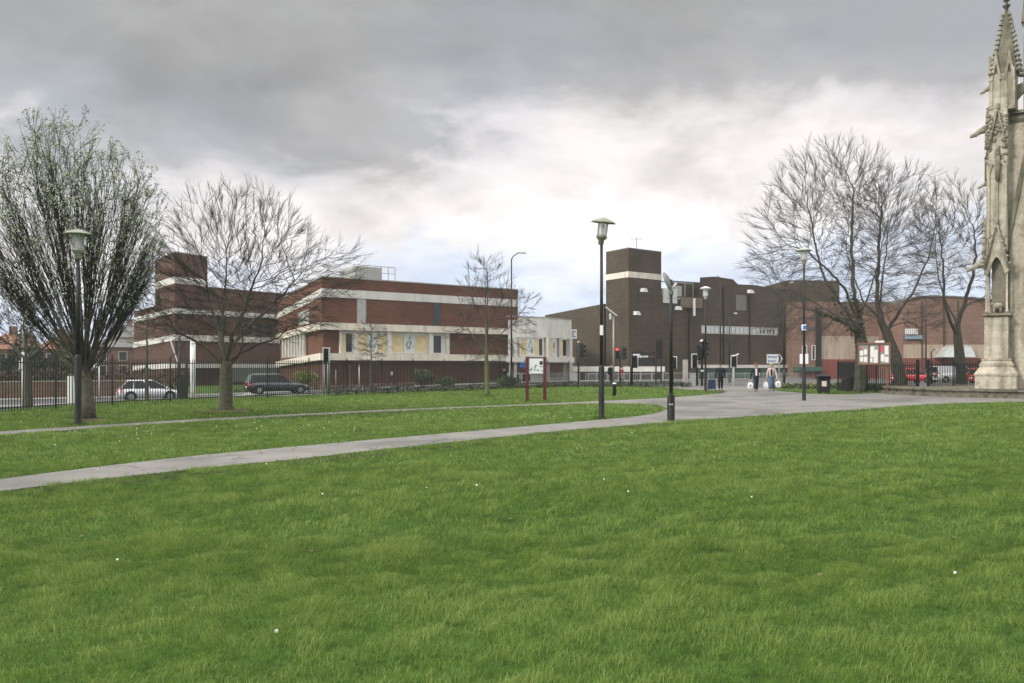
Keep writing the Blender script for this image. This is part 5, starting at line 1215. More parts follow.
# main body
b = MB(); sq(b, 2.42, 2.55, 2.3,2.3, PLAT, MZ(125)); b.build('tower_body', M_STONEG, mon)
b = MB(); sq(b, 2.62, 2.75, 2.35,2.35, PLAT, MZ(376)); sq(b, 2.62,2.75,2.35,2.35,MZ(376),MZ(366),2.2,2.2); sq(b,2.62,2.75,2.22,2.22,MZ(363),MZ(359.5),2.1,2.1); b.build('body_plinth', M_STONE, mon)
b = MB(); sq(b, 2.52, 2.65, 2.32,2.32, MZ(125), MZ(121), 2.45,2.45); sq(b, 2.52,2.65,2.45,2.45,MZ(121),MZ(118)); sq(b, 2.52,2.65,2.38,2.38,MZ(118),MZ(115.5)); sq(b, 2.52,2.65,2.52,2.52,MZ(115.5),MZ(112),2.4,2.4); b.build('cornice', M_STONED, mon)
b = MB(); sq(b, 2.62, 2.75, 2.12,2.12, MZ(317.5), MZ(316), 2.22,2.22); sq(b, 2.62,2.75,2.22,2.22,MZ(316),MZ(313.6),2.1,2.1); b.build('string_course', M_STONED, mon)
b = MB(); sq(b, 2.62, 2.75, 1.6,1.6, MZ(112), MZ(20)); b.build('upper_stage', M_STONE, mon)
b = MB(); sq(b, 2.62, 2.75, 1.7,1.7, MZ(20), MZ(-330), .1,.1); b.build('main_spire', M_STONED, mon)
# flying arch between pinnacle and upper stage
b = MB(); n = 8
pts = [(.7+1.1*k/n, MZ(104)+.9*math.sin(math.pi/2*k/n)) for k in range(n+1)]
b.slab(pts+[(1.8,MZ(80)),(.7,MZ(88))], .25, .55); b.build('flying_arch', M_STONED, mon)
# raking buttress in front of the body
zz = MZ; b = MB(); P = [(.50,zz(313.6)),(2.0,zz(313.6)),(2.0,zz(120)),(1.55,zz(130)),(.50,zz(248))]
b.slab(P, .12, .66); b.build('raking_buttress', M_STONEG, mon)
b = MB(); b.slab([(.44,zz(252)),(.56,zz(240)),(1.62,zz(124)),(1.5,zz(118)),(.36,zz(240))], .02, .70); b.build('raking_coping', M_STONED, mon)
b = MB(); sq(b, 1.25, .45, .75,.40, PLAT, zz(313.6)); b.build('buttress_base', M_STONE, mon)

# ------------------------------------------------------------------ trees
def colonize(A, nodes, parents, step, kill, iters=260, infl=1e9, bias=(0,0,.12), jit=.12, seed=0, maxn=14000):
    r = np.random.default_rng(seed); P = np.array(nodes, float); par = list(parents)
    A = np.array(A, float); n = len(A); near = np.zeros(n, int); nd = np.full(n, 1e9)
    def upd(i0):
        Q = P[i0:]
        for c in range(0, len(Q), 400):
            q = Q[c:c+400]; d = np.linalg.norm(A[:,None,:]-q[None,:,:], axis=2); k = d.argmin(1); m = d[np.arange(len(A)),k]
            b = m < nd; near[b] = k[b]+i0+c; nd[b] = m[b]
    upd(0); kids = np.zeros(len(P), int)
    for j in par:
        if j >= 0: kids[j] += 1
    for it in range(iters):
        act = nd < infl
        if not act.any(): break
        ids = near[act]; D = A[act]-P[ids]; D /= np.linalg.norm(D,axis=1)[:,None]+1e-9
        S = np.zeros((len(P),3)); np.add.at(S, ids, D); cnt = np.bincount(ids, minlength=len(P))
        g = np.where((cnt > 0) & (kids < 4))[0]
        if not len(g): break
        d = S[g]/cnt[g][:,None]+np.array(bias)+r.normal(0,jit,(len(g),3)); d /= np.linalg.norm(d,axis=1)[:,None]+1e-9
        new = P[g]+d*step; i0 = len(P); P = np.vstack([P,new]); par += list(g); kids[g] += 1; kids = np.concatenate([kids, np.zeros(len(g),int)])
        upd(i0); keep = nd > kill
        A = A[keep]; near = near[keep]; nd = nd[keep]
        if not len(A) or len(P) > maxn: break
    return P, np.array(par)
def envelope(ells, n, px0_, d, seed, low=None):
    """ells: (px, py, rpx, rpy, weight) picture ellipses at the tree's distance -> points"""
    r = np.random.default_rng(seed); tot = sum(e[4] for e in ells); out = []
    for cx, cy, rx, ry, w in ells:
        m = int(n*w/tot); u = r.normal(size=(m,3)); u /= np.linalg.norm(u,axis=1)[:,None]; q = r.random(m)**(1/2.3)
        u *= q[:,None]; k = d/F
        out.append(np.stack([(cx-CX)*k+u[:,0]*rx*k, d+u[:,1]*rx*k*.85, EYE+(HY-cy)*k+u[:,2]*ry*k], 1))
    return np.vstack(out)
def tree_mesh(P, par, R0, tip, pw, split, name_label, base, m_trunk, m_crown, twigs=0, twl=.5, twr=.006, seed=0, relax=2, group=None, name='bare_tree', flare=1.35):
    n = len(P); r = random.Random(seed); nr = np.random.default_rng(seed)
    ch = [[] for _ in range(n)]
    for i in range(n):
        if par[i] >= 0: ch[par[i]].append(i)
    for _ in range(relax):
        Q = P.copy()
        for i in range(n):
            if par[i] >= 0 and ch[i]:
                c = P[ch[i]].mean(0); Q[i] = .5*P[i]+.25*P[par[i]]+.25*c
        P = Q
    rad = np.full(n, 0.0)
    for i in range(n-1,-1,-1):
        rad[i] = tip if not ch[i] else sum(rad[c]**pw for c in ch[i])**(1/pw)
    root = 0; s = math.log(R0/tip)/math.log(rad[0]/tip); rad = tip*(rad/tip)**s
    pl = np.zeros(n)
    for i in range(1, n): pl[i] = pl[par[i]]+np.linalg.norm(P[i]-P[par[i]])
    H_ = P[:,2].max()-P[0,2]; fac = .50+.50*np.exp(-np.maximum(0, pl-.16*H_)/(.22*H_)); rad = np.maximum(tip, rad*fac)
    t = thing(name, name_label, 'tree', base, 0, group); o = np.array(base)
    P = P-o
    tr, cr = MB(), MB()
    started = [root]; stack = [root]
    while stack:
        i = stack.pop(); chain = [i] if par[i] < 0 else [par[i], i]
        j = i
        while ch[j]:
            k = max(ch[j], key=lambda c: rad[c])
            for c in ch[j]:
                if c != k: stack.append(c)
            chain.append(k); j = k
        rs = [rad[q] for q in chain]
        if par[i] >= 0: rs[0] = min(rad[chain[0]], rad[i]*1.25)
        # part above the split radius belongs to the trunk, the rest to the crown
        cut = next((q for q, v in enumerate(rs) if v < split), len(rs))
        if cut >= 2:
            R_ = rs[:cut+1]; C_2 = [tuple(P[q]) for q in chain[:cut+1]]
            if par[i] < 0:
                R_ = [v*(1+(flare-1)*math.exp(-max(0,p[2])/.25)) for v, p in zip(R_, C_2)]
            tr.tube(C_2, R_, 12 if R_[0] > .1 else 7)
        if cut < len(rs):
            st = max(0, cut-1) if cut >= 2 else 0
            if len(rs)-st >= 2: cr.tube([tuple(P[q]) for q in chain[st:]], rs[st:], 5 if rs[st] > .03 else 3, False)
    tr.build('trunk', m_trunk, t, True)
    thin = [i for i in range(1,n) if rad[i] < tip*3.2]
    if twigs:
        cen = P[thin].mean(0)
        for _ in range(twigs):
            i = thin[r.randrange(len(thin))]; d = P[i]-P[par[i]]; d = d/(np.linalg.norm(d)+1e-9)
            ou = P[i]-cen; ou = ou/(np.linalg.norm(ou)+1e-9)
            v = d*.9+ou*.6+nr.normal(0,.26,3)+np.array([0,0,.22]); v /= np.linalg.norm(v); ln = twl*r.uniform(.5,1.3)
            p1 = P[i]+v*ln*.5; v2 = v+nr.normal(0,.2,3)+np.array([0,0,.12]); v2 /= np.linalg.norm(v2); p2 = p1+v2*ln*.5
            cr.tube([tuple(P[i]),tuple(p1),tuple(p2)], [twr,twr*.8,twr*.45], 3, False)
            for q in range(2):
                v3 = v+nr.normal(0,.36,3)+np.array([0,0,.15]); v3 /= np.linalg.norm(v3); f = r.uniform(.2,.9); s_ = P[i]+(p1-P[i])*min(1,f*1.5)
                cr.tube([tuple(s_), tuple(s_+v3*ln*.45)], [twr*.7,twr*.4], 3, False)
    cr.build('crown', m_crown, t)
    return t, P, rad, ch
def trunkline(pts, step=.25):
    """pts in world; returns nodes + parents densified"""
    out = [Vector(pts[0])]
    for a, c in zip(pts[:-1], pts[1:]):
        a, c = Vector(a), Vector(c); k = max(1, int((c-a).length/step))
        out += [a.lerp(c, (j+1)/k) for j in range(k)]
    return [tuple(p) for p in out]
def W3(px, py, d, dy=0): return ((px-CX)/F*d, d+dy, ZP(py, d))
def build_tree(label, base_px, base_py, d, lines, ells, N_, step, kill, R0, tip, seed, mt, mc, pw=2.4, split=.06, twigs=0, twl=.5, twr=.006, bias=(0,0,.12), z0=None, name='bare_tree', group=None, jit=.12, relax=2, flare=1.35):
    nodes = []; par = []
    for li, ln in enumerate(lines):
        pts = [W3(*q) for q in ln]
        if li == 0:
            if z0 is not None: pts[0] = (pts[0][0], pts[0][1], z0)
            nd_ = trunkline(pts, step); par = [-1]+list(range(len(nd_)-1)); nodes = nd_
        else:
            j = min(range(len(nodes)), key=lambda q: (Vector(nodes[q])-Vector(pts[0])).length); seg = trunkline([nodes[j]]+pts[1:], step)[1:]
            st = len(nodes); nodes += seg; par += [j]+list(range(st, st+len(seg)-1))
    A_ = envelope(ells, N_, base_px, d, seed)
    P, pr = colonize(A_, nodes, par, step, kill, seed=seed, bias=bias, jit=jit)
    base = (nodes[0][0], nodes[0][1], nodes[0][2])
    return tree_mesh(P, pr, R0, tip, pw, split, label, base, mt, mc, twigs, twl, twr, seed, relax, group, name, flare)
# low spreading tree (second from the left)
DL2 = 28.3
build_tree('bare low spreading tree with short thick trunk on the lawn, second from the left', 225, 411, DL2,
  [[(225.5,412,DL2),(226,395,DL2),(226.5,378,DL2),(226,362,DL2),(224,345,DL2),(222,325,DL2),(224,300,DL2),(226,280,DL2)],
   [(226.3,368,DL2),(215,352,DL2,-.3),(200,342,DL2,-.5),(186,334,DL2,-.8)],
   [(226,366,DL2),(240,352,DL2,.4),(258,344,DL2,.6),(272,338,DL2,.8)],
   [(226.3,372,DL2),(240,362,DL2,-.6),(254,350,DL2,-1.2)],
   [(226,360,DL2),(236,335,DL2,-.4),(250,310,DL2,-.6),(262,280,DL2,-.7)],
   [(226,362,DL2),(214,335,DL2,.6),(200,305,DL2,1.0),(192,270,DL2,1.2)],
   [(226,356,DL2),(240,325,DL2,.9),(262,300,DL2,1.5),(285,272,DL2,1.8)]],
  [(228,262,66,80,3),(180,285,46,70,1.6),(275,275,60,62,2.2),(318,275,44,38,1.2),(232,322,104,26,2.6),(345,258,20,14,.25),(158,290,30,44,.8),(250,225,50,42,1.0)], 5200, .19, .27, .225, .0062, 21, M_BARK, M_TWIGG,
  pw=2.15, split=.045, twigs=2900, twl=.6, twr=.0062, relax=3, jit=.03, bias=(0,0,.22), z0=-.06)
# right hand group
DR1 = 49.5
build_tree('tallest of the leaning bare trees, dense and mossy low down, behind the notice board', 860, 392, DR1,
  [[(860,392,DR1),(861,375,DR1),(862,355,DR1),(861,338,DR1),(858,318,DR1),(854,290,DR1),(852,260,DR1),(852,225,DR1),(853,190,DR1)],
   [(861,340,DR1),(845,325,DR1,-.5),(825,318,DR1,-1),(805,312,DR1,-1.5),(785,308,DR1,-1.5),(768,296,DR1,-1.5)],
   [(860,332,DR1),(846,305,DR1,.8),(832,275,DR1,1.4),(826,240,DR1,1.8),(822,205,DR1,2)],
   [(858,320,DR1),(838,290,DR1,-1),(815,270,DR1,-1.6),(795,255,DR1,-2),(775,248,DR1,-2)],
   [(858,318,DR1),(866,285,DR1,-.8),(872,255,DR1,-1.2),(880,220,DR1,-1.5)],
   [(859,325,DR1),(840,310,DR1,1.5),(812,290,DR1,2.4),(790,275,DR1,2.6)]],
  [(822,215,55,72,3.4),(845,180,44,42,1.6),(790,265,42,40,1.4),(780,240,34,60,1.0),(765,272,24,20,.5),(820,308,60,28,1.3),(862,260,34,60,.9),(790,322,38,22,.6)], 4600, .32, .50, .37, .0100, 5, M_BARKD, M_TWIGD,
  pw=2.15, split=.09, twigs=3000, twl=1.0, twr=.0085, relax=3, jit=.03, bias=(0,0,.14), z0=-.06, flare=1.2)
ivy_tree = [o for o in COL.objects if o.name.startswith('bare_tree') and o.parent is None][-1]
ib = MB(); ir = random.Random(2); ipts = []
for ln, rad_, cnt in (([(861,385,DR1),(862,355,DR1),(861,338,DR1),(858,318,DR1),(854,295,DR1)], .40, 1000), ([(861,340,DR1),(845,325,DR1,-.5),(825,318,DR1,-1),(805,312,DR1,-1.5)], .26, 350), ([(860,332,DR1),(846,305,DR1,.8),(836,285,DR1,1.2)], .24, 200)):
    P_ = [Vector(W3(*q)) for q in ln]
    for _ in range(cnt):
        f = ir.random()**1.2*(len(P_)-1); i_ = min(int(f), len(P_)-2); c_ = P_[i_].lerp(P_[i_+1], f-i_); v_ = Vector((ir.gauss(0,1),ir.gauss(0,1),ir.gauss(0,.7))).normalized(); q_ = rad_*(1.05-.10*f)*ir.uniform(.75,1.15)*(1+.5*mnoise.noise(c_*1.3))
        ipts.append(tuple(c_+v_*q_-ivy_tree.location))
def leafcloud0(b, pts, s, seed):
    r = random.Random(seed)
    for p in pts:
        c = Vector(p); u = Vector((r.gauss(0,1),r.gauss(0,1),r.gauss(0,1))).normalized(); w = u.cross(Vector((r.gauss(0,1),r.gauss(0,1),r.gauss(0,1)))).normalized(); a = s*r.uniform(.6,1.3)
        b.add([c-u*a, c+w*a*.6, c+u*a, c-w*a*.6], [(0,1,2,3)])
leafcloud0(ib, ipts, .075, 5); ib.build('ivy', mat('ivy leaf', (.040,.055,.022), .6, .4, 5), ivy_tree)
DR2 = 50.2
build_tree('leaning bare tree with trunk tilting left, middle one of the right hand group', 901, 391, DR2,
  [[(902,391,DR2),(899,370,DR2),(893,350,DR2),(885,332,DR2),(879,315,DR2),(876,295,DR2),(878,265,DR2),(880,235,DR2),(882,205,DR2)],
   [(884,330,DR2),(895,310,DR2,-.8),(905,290,DR2,-1.4),(915,262,DR2,-1.8),(920,230,DR2,-2)],
   [(880,318,DR2),(868,298,DR2,.8),(860,270,DR2,1.4),(856,240,DR2,1.8)],
   [(879,310,DR2),(890,285,DR2,1.2),(900,255,DR2,2),(905,225,DR2,2.2)],
   [(886,335,DR2),(900,325,DR2,.5),(915,322,DR2,1.0),(930,328,DR2,1.2),(942,330,DR2,1.2)]],
  [(885,228,42,62,3),(908,215,38,48,1.6),(865,240,30,55,1.2),(915,262,30,36,.9),(890,300,44,18,.6),(925,318,26,16,.25)], 3400, .32, .52, .37, .0100, 9, M_BARKD, M_TWIGD,
  pw=2.15, split=.09, twigs=2200, twl=.95, twr=.0085, relax=3, jit=.03, bias=(0,0,.14), z0=-.06, flare=1.15)
DR3 = 55.0
build_tree('smaller forked bare tree beside the stone monument', 961, 389, DR3,
  [[(962,389.5,DR3),(961,370,DR3),(959,350,DR3),(957,330,DR3),(960,312,DR3),(966,300,DR3),(972,280,DR3),(976,255,DR3),(974,230,DR3)],
   [(958,335,DR3),(948,325,DR3,-.4),(940,310,DR3,-.8),(936,290,DR3,-1),(933,262,DR3,-1.2),(930,235,DR3,-1.2)],
   [(958,322,DR3),(953,300,DR3,1),(950,275,DR3,1.6),(950,245,DR3,2)],
   [(962,308,DR3),(975,300,DR3,-.8),(990,290,DR3,-1.5),(1000,278,DR3,-1.5)]],
  [(948,235,36,58,3),(965,235,28,50,1.8),(935,270,24,36,.8),(975,275,24,34,.8),(990,262,24,40,.8)], 2200, .34, .58, .33, .0110, 13, M_BARKD, M_TWIGD,
  pw=2.15, split=.10, twigs=1400, twl=.95, twr=.0092, relax=3, jit=.03, z0=-.08, flare=1.15)
# small tree by the red board and saplings
DS = 44.0
build_tree('small bare tree with thin greenish trunk left of the red posted board', 487, 396, DS,
  [[(487.5,396,DS),(487,380,DS),(486.5,360,DS),(486,335,DS),(485.5,310,DS),(485.5,285,DS),(486,265,DS)],
   [(486.5,352,DS),(475,340,DS),(465,325,DS),(460,305,DS)],[(486.3,345,DS),(500,335,DS,.4),(515,322,DS,.6),(525,305,DS,.6)],[(486,325,DS),(476,308,DS,-.4),(470,290,DS,-.5)],[(486,330,DS),(496,312,DS,-.4),(504,295,DS,-.5)]],
  [(486,300,32,46,3),(470,330,28,28,1),(508,315,30,32,1.1),(486,350,38,16,.7),(530,300,12,8,.12)], 1500, .22, .34, .13, .0075, 17, mat('mossy green bark', (.13,.14,.06), .95, .35, 8, bump=.6), M_TWIG,
  split=.04, twigs=1500, twl=.5, twr=.0065, bias=(0,0,.2), z0=-.06, flare=1.3)
DP = 62.0
build_tree('young bare tree in front of the strip of windows', 371, 388, DP,
  [[(371,392,DP),(371,375,DP),(371,355,DP),(371,338,DP),(371,322,DP)]], [(371,342,20,24,1)], 420, .22, .36, .09, .009, 19, M_BARK, M_TWIG, split=.04, twigs=500, twl=.5, twr=.008, z0=gzf(*XD(371,DP))-.05)
DQ = 41.0
build_tree('slender bare young tree behind the railings left of the white column', 147, 397, DQ,
  [[(147,400,DQ),(147,380,DQ),(147,355,DQ),(147,330,DQ),(148,310,DQ)]], [(147,322,26,34,1)], 520, .2, .34, .09, .007, 23, M_BARKD, M_TWIG, split=.035, twigs=500, twl=.4, twr=.0055, z0=gzf(*XD(147,DQ))-.05)
DF = 40.0
build_tree('bare tree behind the railings at the left edge of the view', 27, 402, DF,
  [[(28,404,DF),(28,385,DF),(27,365,DF),(26,345,DF),(24,325,DF)],[(27,358,DF),(12,345,DF),(0,338,DF)],[(27,362,DF),(42,345,DF,.4),(55,335,DF,.4)]], [(20,325,52,38,2),(58,335,28,22,.6),(-15,330,34,30,.7)], 1500, .22, .34, .22, .0075, 29, M_BARKD, M_TWIGG, split=.05, twigs=1900, twl=.5, twr=.007, z0=gzf(*XD(27,DF))-.05)

# fan shaped tree at the left: many straight steep limbs and small buds
def fan_tree():
    d = 23.5; bx, by = XD(86, d); base = Vector((bx,by,-.06))
    t = thing('fan_shaped_tree', 'upright fan shaped tree just coming into small pale leaf at the left', 'tree', tuple(base))
    r = random.Random(4); tr = MB(); cr = MB(); lv = MB(); leaves = []
    k = d/F
    # envelope: ellipsoid centre and radii (m, local)
    EC = Vector(((72-86)*k, 0, ZP(236,d)+.06)); ER = Vector((93*k, 2.5, 127*k))
    tr.tube([(0,0,0),(.02,0,.5),(.0,0,1.0),(-.06,0,1.5),(-.1,0,1.9)], [.30,.22,.185,.165,.11], 14)
    def env(dirv, f=1.0):
        if dirv.z < 0: q = 1+.45*dirv.z; dirv = Vector((dirv.x*q, dirv.y*q, dirv.z))
        return EC+Vector((dirv.x*ER.x*f, dirv.y*ER.y*f, dirv.z*ER.z*f))
    def bez(a, b, c, n): return [a*(1-q)**2+b*2*q*(1-q)+c*q*q for q in [i/n for i in range(n+1)]]
    def addleaf(p, s):
        leaves.append((p, s))
    for i in range(88):
        phi = i*2.39996; cz = -.62+1.58*((i*.4142136)%1); sz = math.sqrt(1-cz*cz)
        end = env(Vector((sz*math.cos(phi), sz*math.sin(phi), cz)), r.uniform(.90,1.0))
        st = Vector((r.uniform(-.12,.04), r.uniform(-.09,.09), r.uniform(1.1,2.0)))
        ctl = st+(end-st)*.45; ctl.z = st.z+(end.z-st.z)*(.42 if cz > 0 else .30); ctl.x *= 1.02
        P = bez(st, ctl, end, 8); R0 = .029*(.6+.4*r.random())
        rs = [R0*(1-.86*q/8) for q in range(9)]
        tr.tube(P[:4], rs[:4], 7); cr.tube(P[3:], rs[3:], 5, False)
        for j in range(14):
            f = r.uniform(.36,.95); a = P[int(f*8)].lerp(P[min(8,int(f*8)+1)], f*8-int(f*8)); dr = (end-st).normalized()
            dv = Vector((sz*math.cos(phi), sz*math.sin(phi), cz))+Vector((r.gauss(0,.20),r.gauss(0,.24),r.gauss(0,.20))); dv.normalize()
            e2 = env(dv, r.uniform(.82,1.02)); q2 = (e2-a)
            if q2.z < q2.length*.15: q2.z = q2.length*.35
            ln = min(q2.length, 2.4*(1.15-f)+.5); e2 = a+q2.normalized()*ln
            w_ = e2-EC; rn = math.sqrt((w_.x/ER.x)**2+(w_.y/ER.y)**2+(w_.z/ER.z)**2)
            if rn > 1.0: e2 = EC+w_*(1.0/rn)*r.uniform(.97,1.03)
            c2 = a+(e2-a)*.5+dr*.10*ln; P2 = bez(a, c2, e2, 5); rr_ = R0*(1-.86*f)*.6+.003
            cr.tube(P2, [rr_*(1-.65*q/5) for q in range(6)], 3, False)
            if r.random() < 1.3*(e2.z/9)**2: addleaf(e2, .085)
            for m in range(5):
                g = r.uniform(.25,.98); a3 = P2[int(g*5)].lerp(P2[min(5,int(g*5)+1)], g*5-int(g*5))
                v = (P2[5]-P2[0]).normalized()+Vector((r.gauss(0,.22),r.gauss(0,.22),r.gauss(.05,.15))); v.normalize()
                l3 = r.uniform(.2,.5); e3 = a3+v*l3; w_ = e3-EC; rn = math.sqrt((w_.x/ER.x)**2+(w_.y/ER.y)**2+(w_.z/ER.z)**2)
                if rn > 1.03: e3 = EC+w_*(1.02/rn)
                cr.tube([a3, a3.lerp(e3,.5)+Vector((0,0,.01)), e3], [.0052,.0045,.003], 3, False)
                hz = (e3.z)/9
                if r.random() < .03+1.5*hz**3: addleaf(e3, .075)
                if r.random() < .5*hz*hz: addleaf(a3.lerp(e3,.5), .06)
    for p, s in leaves:
        for _ in range(r.choice((3,4,5))):
            c = p+Vector((r.gauss(0,s*.55),r.gauss(0,s*.55),r.gauss(0,s*.55))); u = Vector((r.gauss(0,1),r.gauss(0,1),r.gauss(0,1))).normalized(); w = u.cross(Vector((r.gauss(0,1),r.gauss(0,1),r.gauss(0,1)))).normalized()
            a = s*r.uniform(.35,.62); lv.add([c-u*a, c+w*a*.45, c+u*a, c-w*a*.45], [(0,1,2,3)])
    tr.build('trunk', M_BARK, t, True); c = cr.build('crown', M_TWIGG, t)
    m, nt, b = newmat('young leaf'); n = N(nt,'ShaderNodeTexNoise'); n.inputs['Scale'].default_value = 2.5; tc = N(nt,'ShaderNodeTexCoord'); lnk(nt, tc.outputs['Object'], n.inputs['Vector'])
    rp_ = rampnode(nt, [(.3,(.28,.32,.20)),(.7,(.46,.49,.36))]); lnk(nt, n.outputs['Fac'], rp_.inputs['Fac']); lnk(nt, rp_.outputs[0], b.inputs['Base Color']); b.inputs['Roughness'].default_value = .6
    l = lv.build('leaves', m, t); l['kind'] = 'stuff'
fan_tree()

# ------------------------------------------------------------------ hedges, shrubs, flowers
def leafmat(name, a, c):
    m, nt, b = newmat(name); n = N(nt,'ShaderNodeTexNoise'); n.inputs['Scale'].default_value = 3; n.inputs['Detail'].default_value = 4; tc = N(nt,'ShaderNodeTexCoord'); lnk(nt, tc.outputs['Object'], n.inputs['Vector'])
    r = rampnode(nt, [(.3,a),(.7,c)]); lnk(nt, n.outputs['Fac'], r.inputs['Fac']); lnk(nt, r.outputs[0], b.inputs['Base Color']); b.inputs['Roughness'].default_value = .7; return m
M_LG = leafmat('dark hedge leaf', (.025,.035,.015), (.06,.075,.03)); M_LY = leafmat('yellow green leaf', (.10,.13,.03), (.26,.26,.06)); M_LM = leafmat('mid green leaf', (.04,.065,.02), (.09,.12,.04))
M_LBR = leafmat('brown hedge leaf', (.05,.04,.02), (.12,.075,.04)); M_PINK = leafmat('pink petal', (.42,.16,.22), (.62,.32,.40)); M_YEL = leafmat('yellow petal', (.55,.42,.05), (.75,.6,.10))
def leafcloud(b, pts, s, seed):
    r = random.Random(seed)
    for p in pts:
        c = Vector(p); u = Vector((r.gauss(0,1),r.gauss(0,1),r.gauss(0,1))).normalized(); w = u.cross(Vector((r.gauss(0,1),r.gauss(0,1),r.gauss(0,1)))).normalized(); a = s*r.uniform(.6,1.3)
        b.add([c-u*a, c+w*a*.5, c+u*a, c-w*a*.5], [(0,1,2,3)])
def hedge(label, a, c, h, wd, n, s, m, seed, name='hedge', cat='hedge', wob=.3, dz=0):
    a, c = Vector(a), Vector(c); z = gzf(a.x,a.y)+dz; t = thing(name, label, cat, (a.x,a.y,z)); r = random.Random(seed); L_ = (c-a).length; d = (c-a)/L_; nn = Vector((-d.y,d.x)); pts = []
    for _ in range(n):
        u = r.uniform(0,L_); hh = h*(1+wob*mnoise.noise(Vector((u*.6,seed,0)))); v = r.gauss(0,.28)*wd; zz = hh*(r.random()**.7); q = a+d*u+nn*v
        pts.append((q.x-a.x, q.y-a.y, zz+gzf(q.x,q.y)+dz-z))
    b = MB(); leafcloud(b, pts, s, seed); b.build('foliage', m, t)
    b = MB()
    for k in range(max(3,int(L_/1.2))):
        u = (k+.5)*L_/max(3,int(L_/1.2)); q = a+d*u; zz = gzf(q.x,q.y)+dz-z
        for e in range(4): b.tube([(q.x-a.x,q.y-a.y,zz-.1),(q.x-a.x+r.gauss(0,.15),q.y-a.y+r.gauss(0,.15),zz+h*.8)], [.025,.01], 4)
    b.build('stems', M_TWIG, t); return t
def shrub(label, px, py, d, rpx, hpx, n, s, m, seed, fl=None):
    x, y = XD(px, d); z = ZP(py, d); t = thing('shrub', label, 'shrub', (x,y,z)); r = random.Random(seed); rr_ = rpx*d/F; h = hpx*d/F; pts = []
    for _ in range(n):
        u = Vector((r.gauss(0,1),r.gauss(0,1),r.gauss(0,1))).normalized()*r.random()**.4
        u *= 1+.35*mnoise.noise(u*2+Vector((seed,0,0))); pts.append((u.x*rr_, u.y*rr_, h*.5+u.z*h*.5))
    b = MB(); leafcloud(b, pts, s, seed); b.build('foliage', m, t)
    b = MB()
    for e in range(7): b.tube([(0,0,-.5),(r.gauss(0,rr_*.5),r.gauss(0,rr_*.5),h*.8)], [.03,.01], 4)
    b.build('stems', M_TWIG, t)
    if fl: b = MB(); leafcloud(b, pts[:n//6], s, seed+1); b.build('blossom', fl, t)
    return t
shrub('yellow green shrub between the dark estate car and the brick corner', 305, 384.5, 69, 13, 14, 1500, .12, M_LY, 1)
shrub('rounded green shrub in front of the windows behind the railings', 423, 384, 66, 11, 15, 1300, .12, M_LM, 2, M_LY)
shrub('low loose shrub right of the rounded green shrub', 446, 385.5, 65, 10, 9, 900, .11, M_LM, 3)
shrub('bushy shrub behind the red posted board', 508, 386, 67, 12, 10, 1100, .11, M_LM, 4)
shrub('low green shrub left of the yellow shrub, behind the estate car', 262, 386, 72, 16, 9, 1100, .12, M_LM, 6)
hedge('low dark hedge at the foot of the long brick front', rp(12,14.2), rp(36,13.6), .55, .9, 4200, .09, M_LG, 7)
hedge('brown leafed hedge behind the garden wall at the left', rp(-24,15.2), rp(6,15.2), 2.2, 1.4, 7500, .13, M_LBR, 8)
hedge('dark evergreen hedge in front of the left houses', rp(-24,21), rp(-2,20), 4.6, 3.2, 10000, .20, M_LG, 9, wob=.6)
hedge('low clipped border hedge where the lawn meets the junction', FENCE[-1], (13.4,59.8), .42, .5, 5200, .05, M_LG, 10)
hedge('low border hedge under the right half of the long railing', FENCE[6], FENCE[-1], .38, .4, 6500, .045, M_LG, 11)
hedge('dark ground hugging hedge behind the right hand railings', XD(838,53), XD(905,53), .5, .8, 3500, .08, M_LM, 12)
def flowers(name, label, a, c, wd, n, s, m, h, seed):
    a, c = Vector(a), Vector(c); r = random.Random(seed); b = MB(); pts = []
    for _ in range(n):
        q = a.lerp(c, r.random()); q = Vector((q.x+r.gauss(0,wd*.4), q.y+r.gauss(0,wd*.4))); pts.append((q.x,q.y,gzf(q.x,q.y)+h*r.uniform(.4,1.1)))
    leafcloud(b, pts, s, seed); o = b.build(name, m); tag(o, label, 'flowers', None, 'stuff')
flowers('flower_bed', 'pink flowers in the bed at the foot of the long brick front', rp(14.5,11.2), rp(27,11.0), 1.2, 1300, .06, M_PINK, .45, 1)
flowers('flower_bed', 'yellow daffodils along the roadside behind the walkers', XD(782,61), XD(838,60), 1.0, 260, .07, M_YEL, .45, 2)
flowers('ground_cover', 'leafy green growth under the roadside daffodils', XD(782,61), XD(845,60), 1.6, 3500, .12, M_LM, .4, 3)
flowers('ground_cover', 'leafy growth in the bed below the strip of windows', rp(8,12), rp(36,11.6), 2.0, 4500, .10, M_LM, .35, 4)
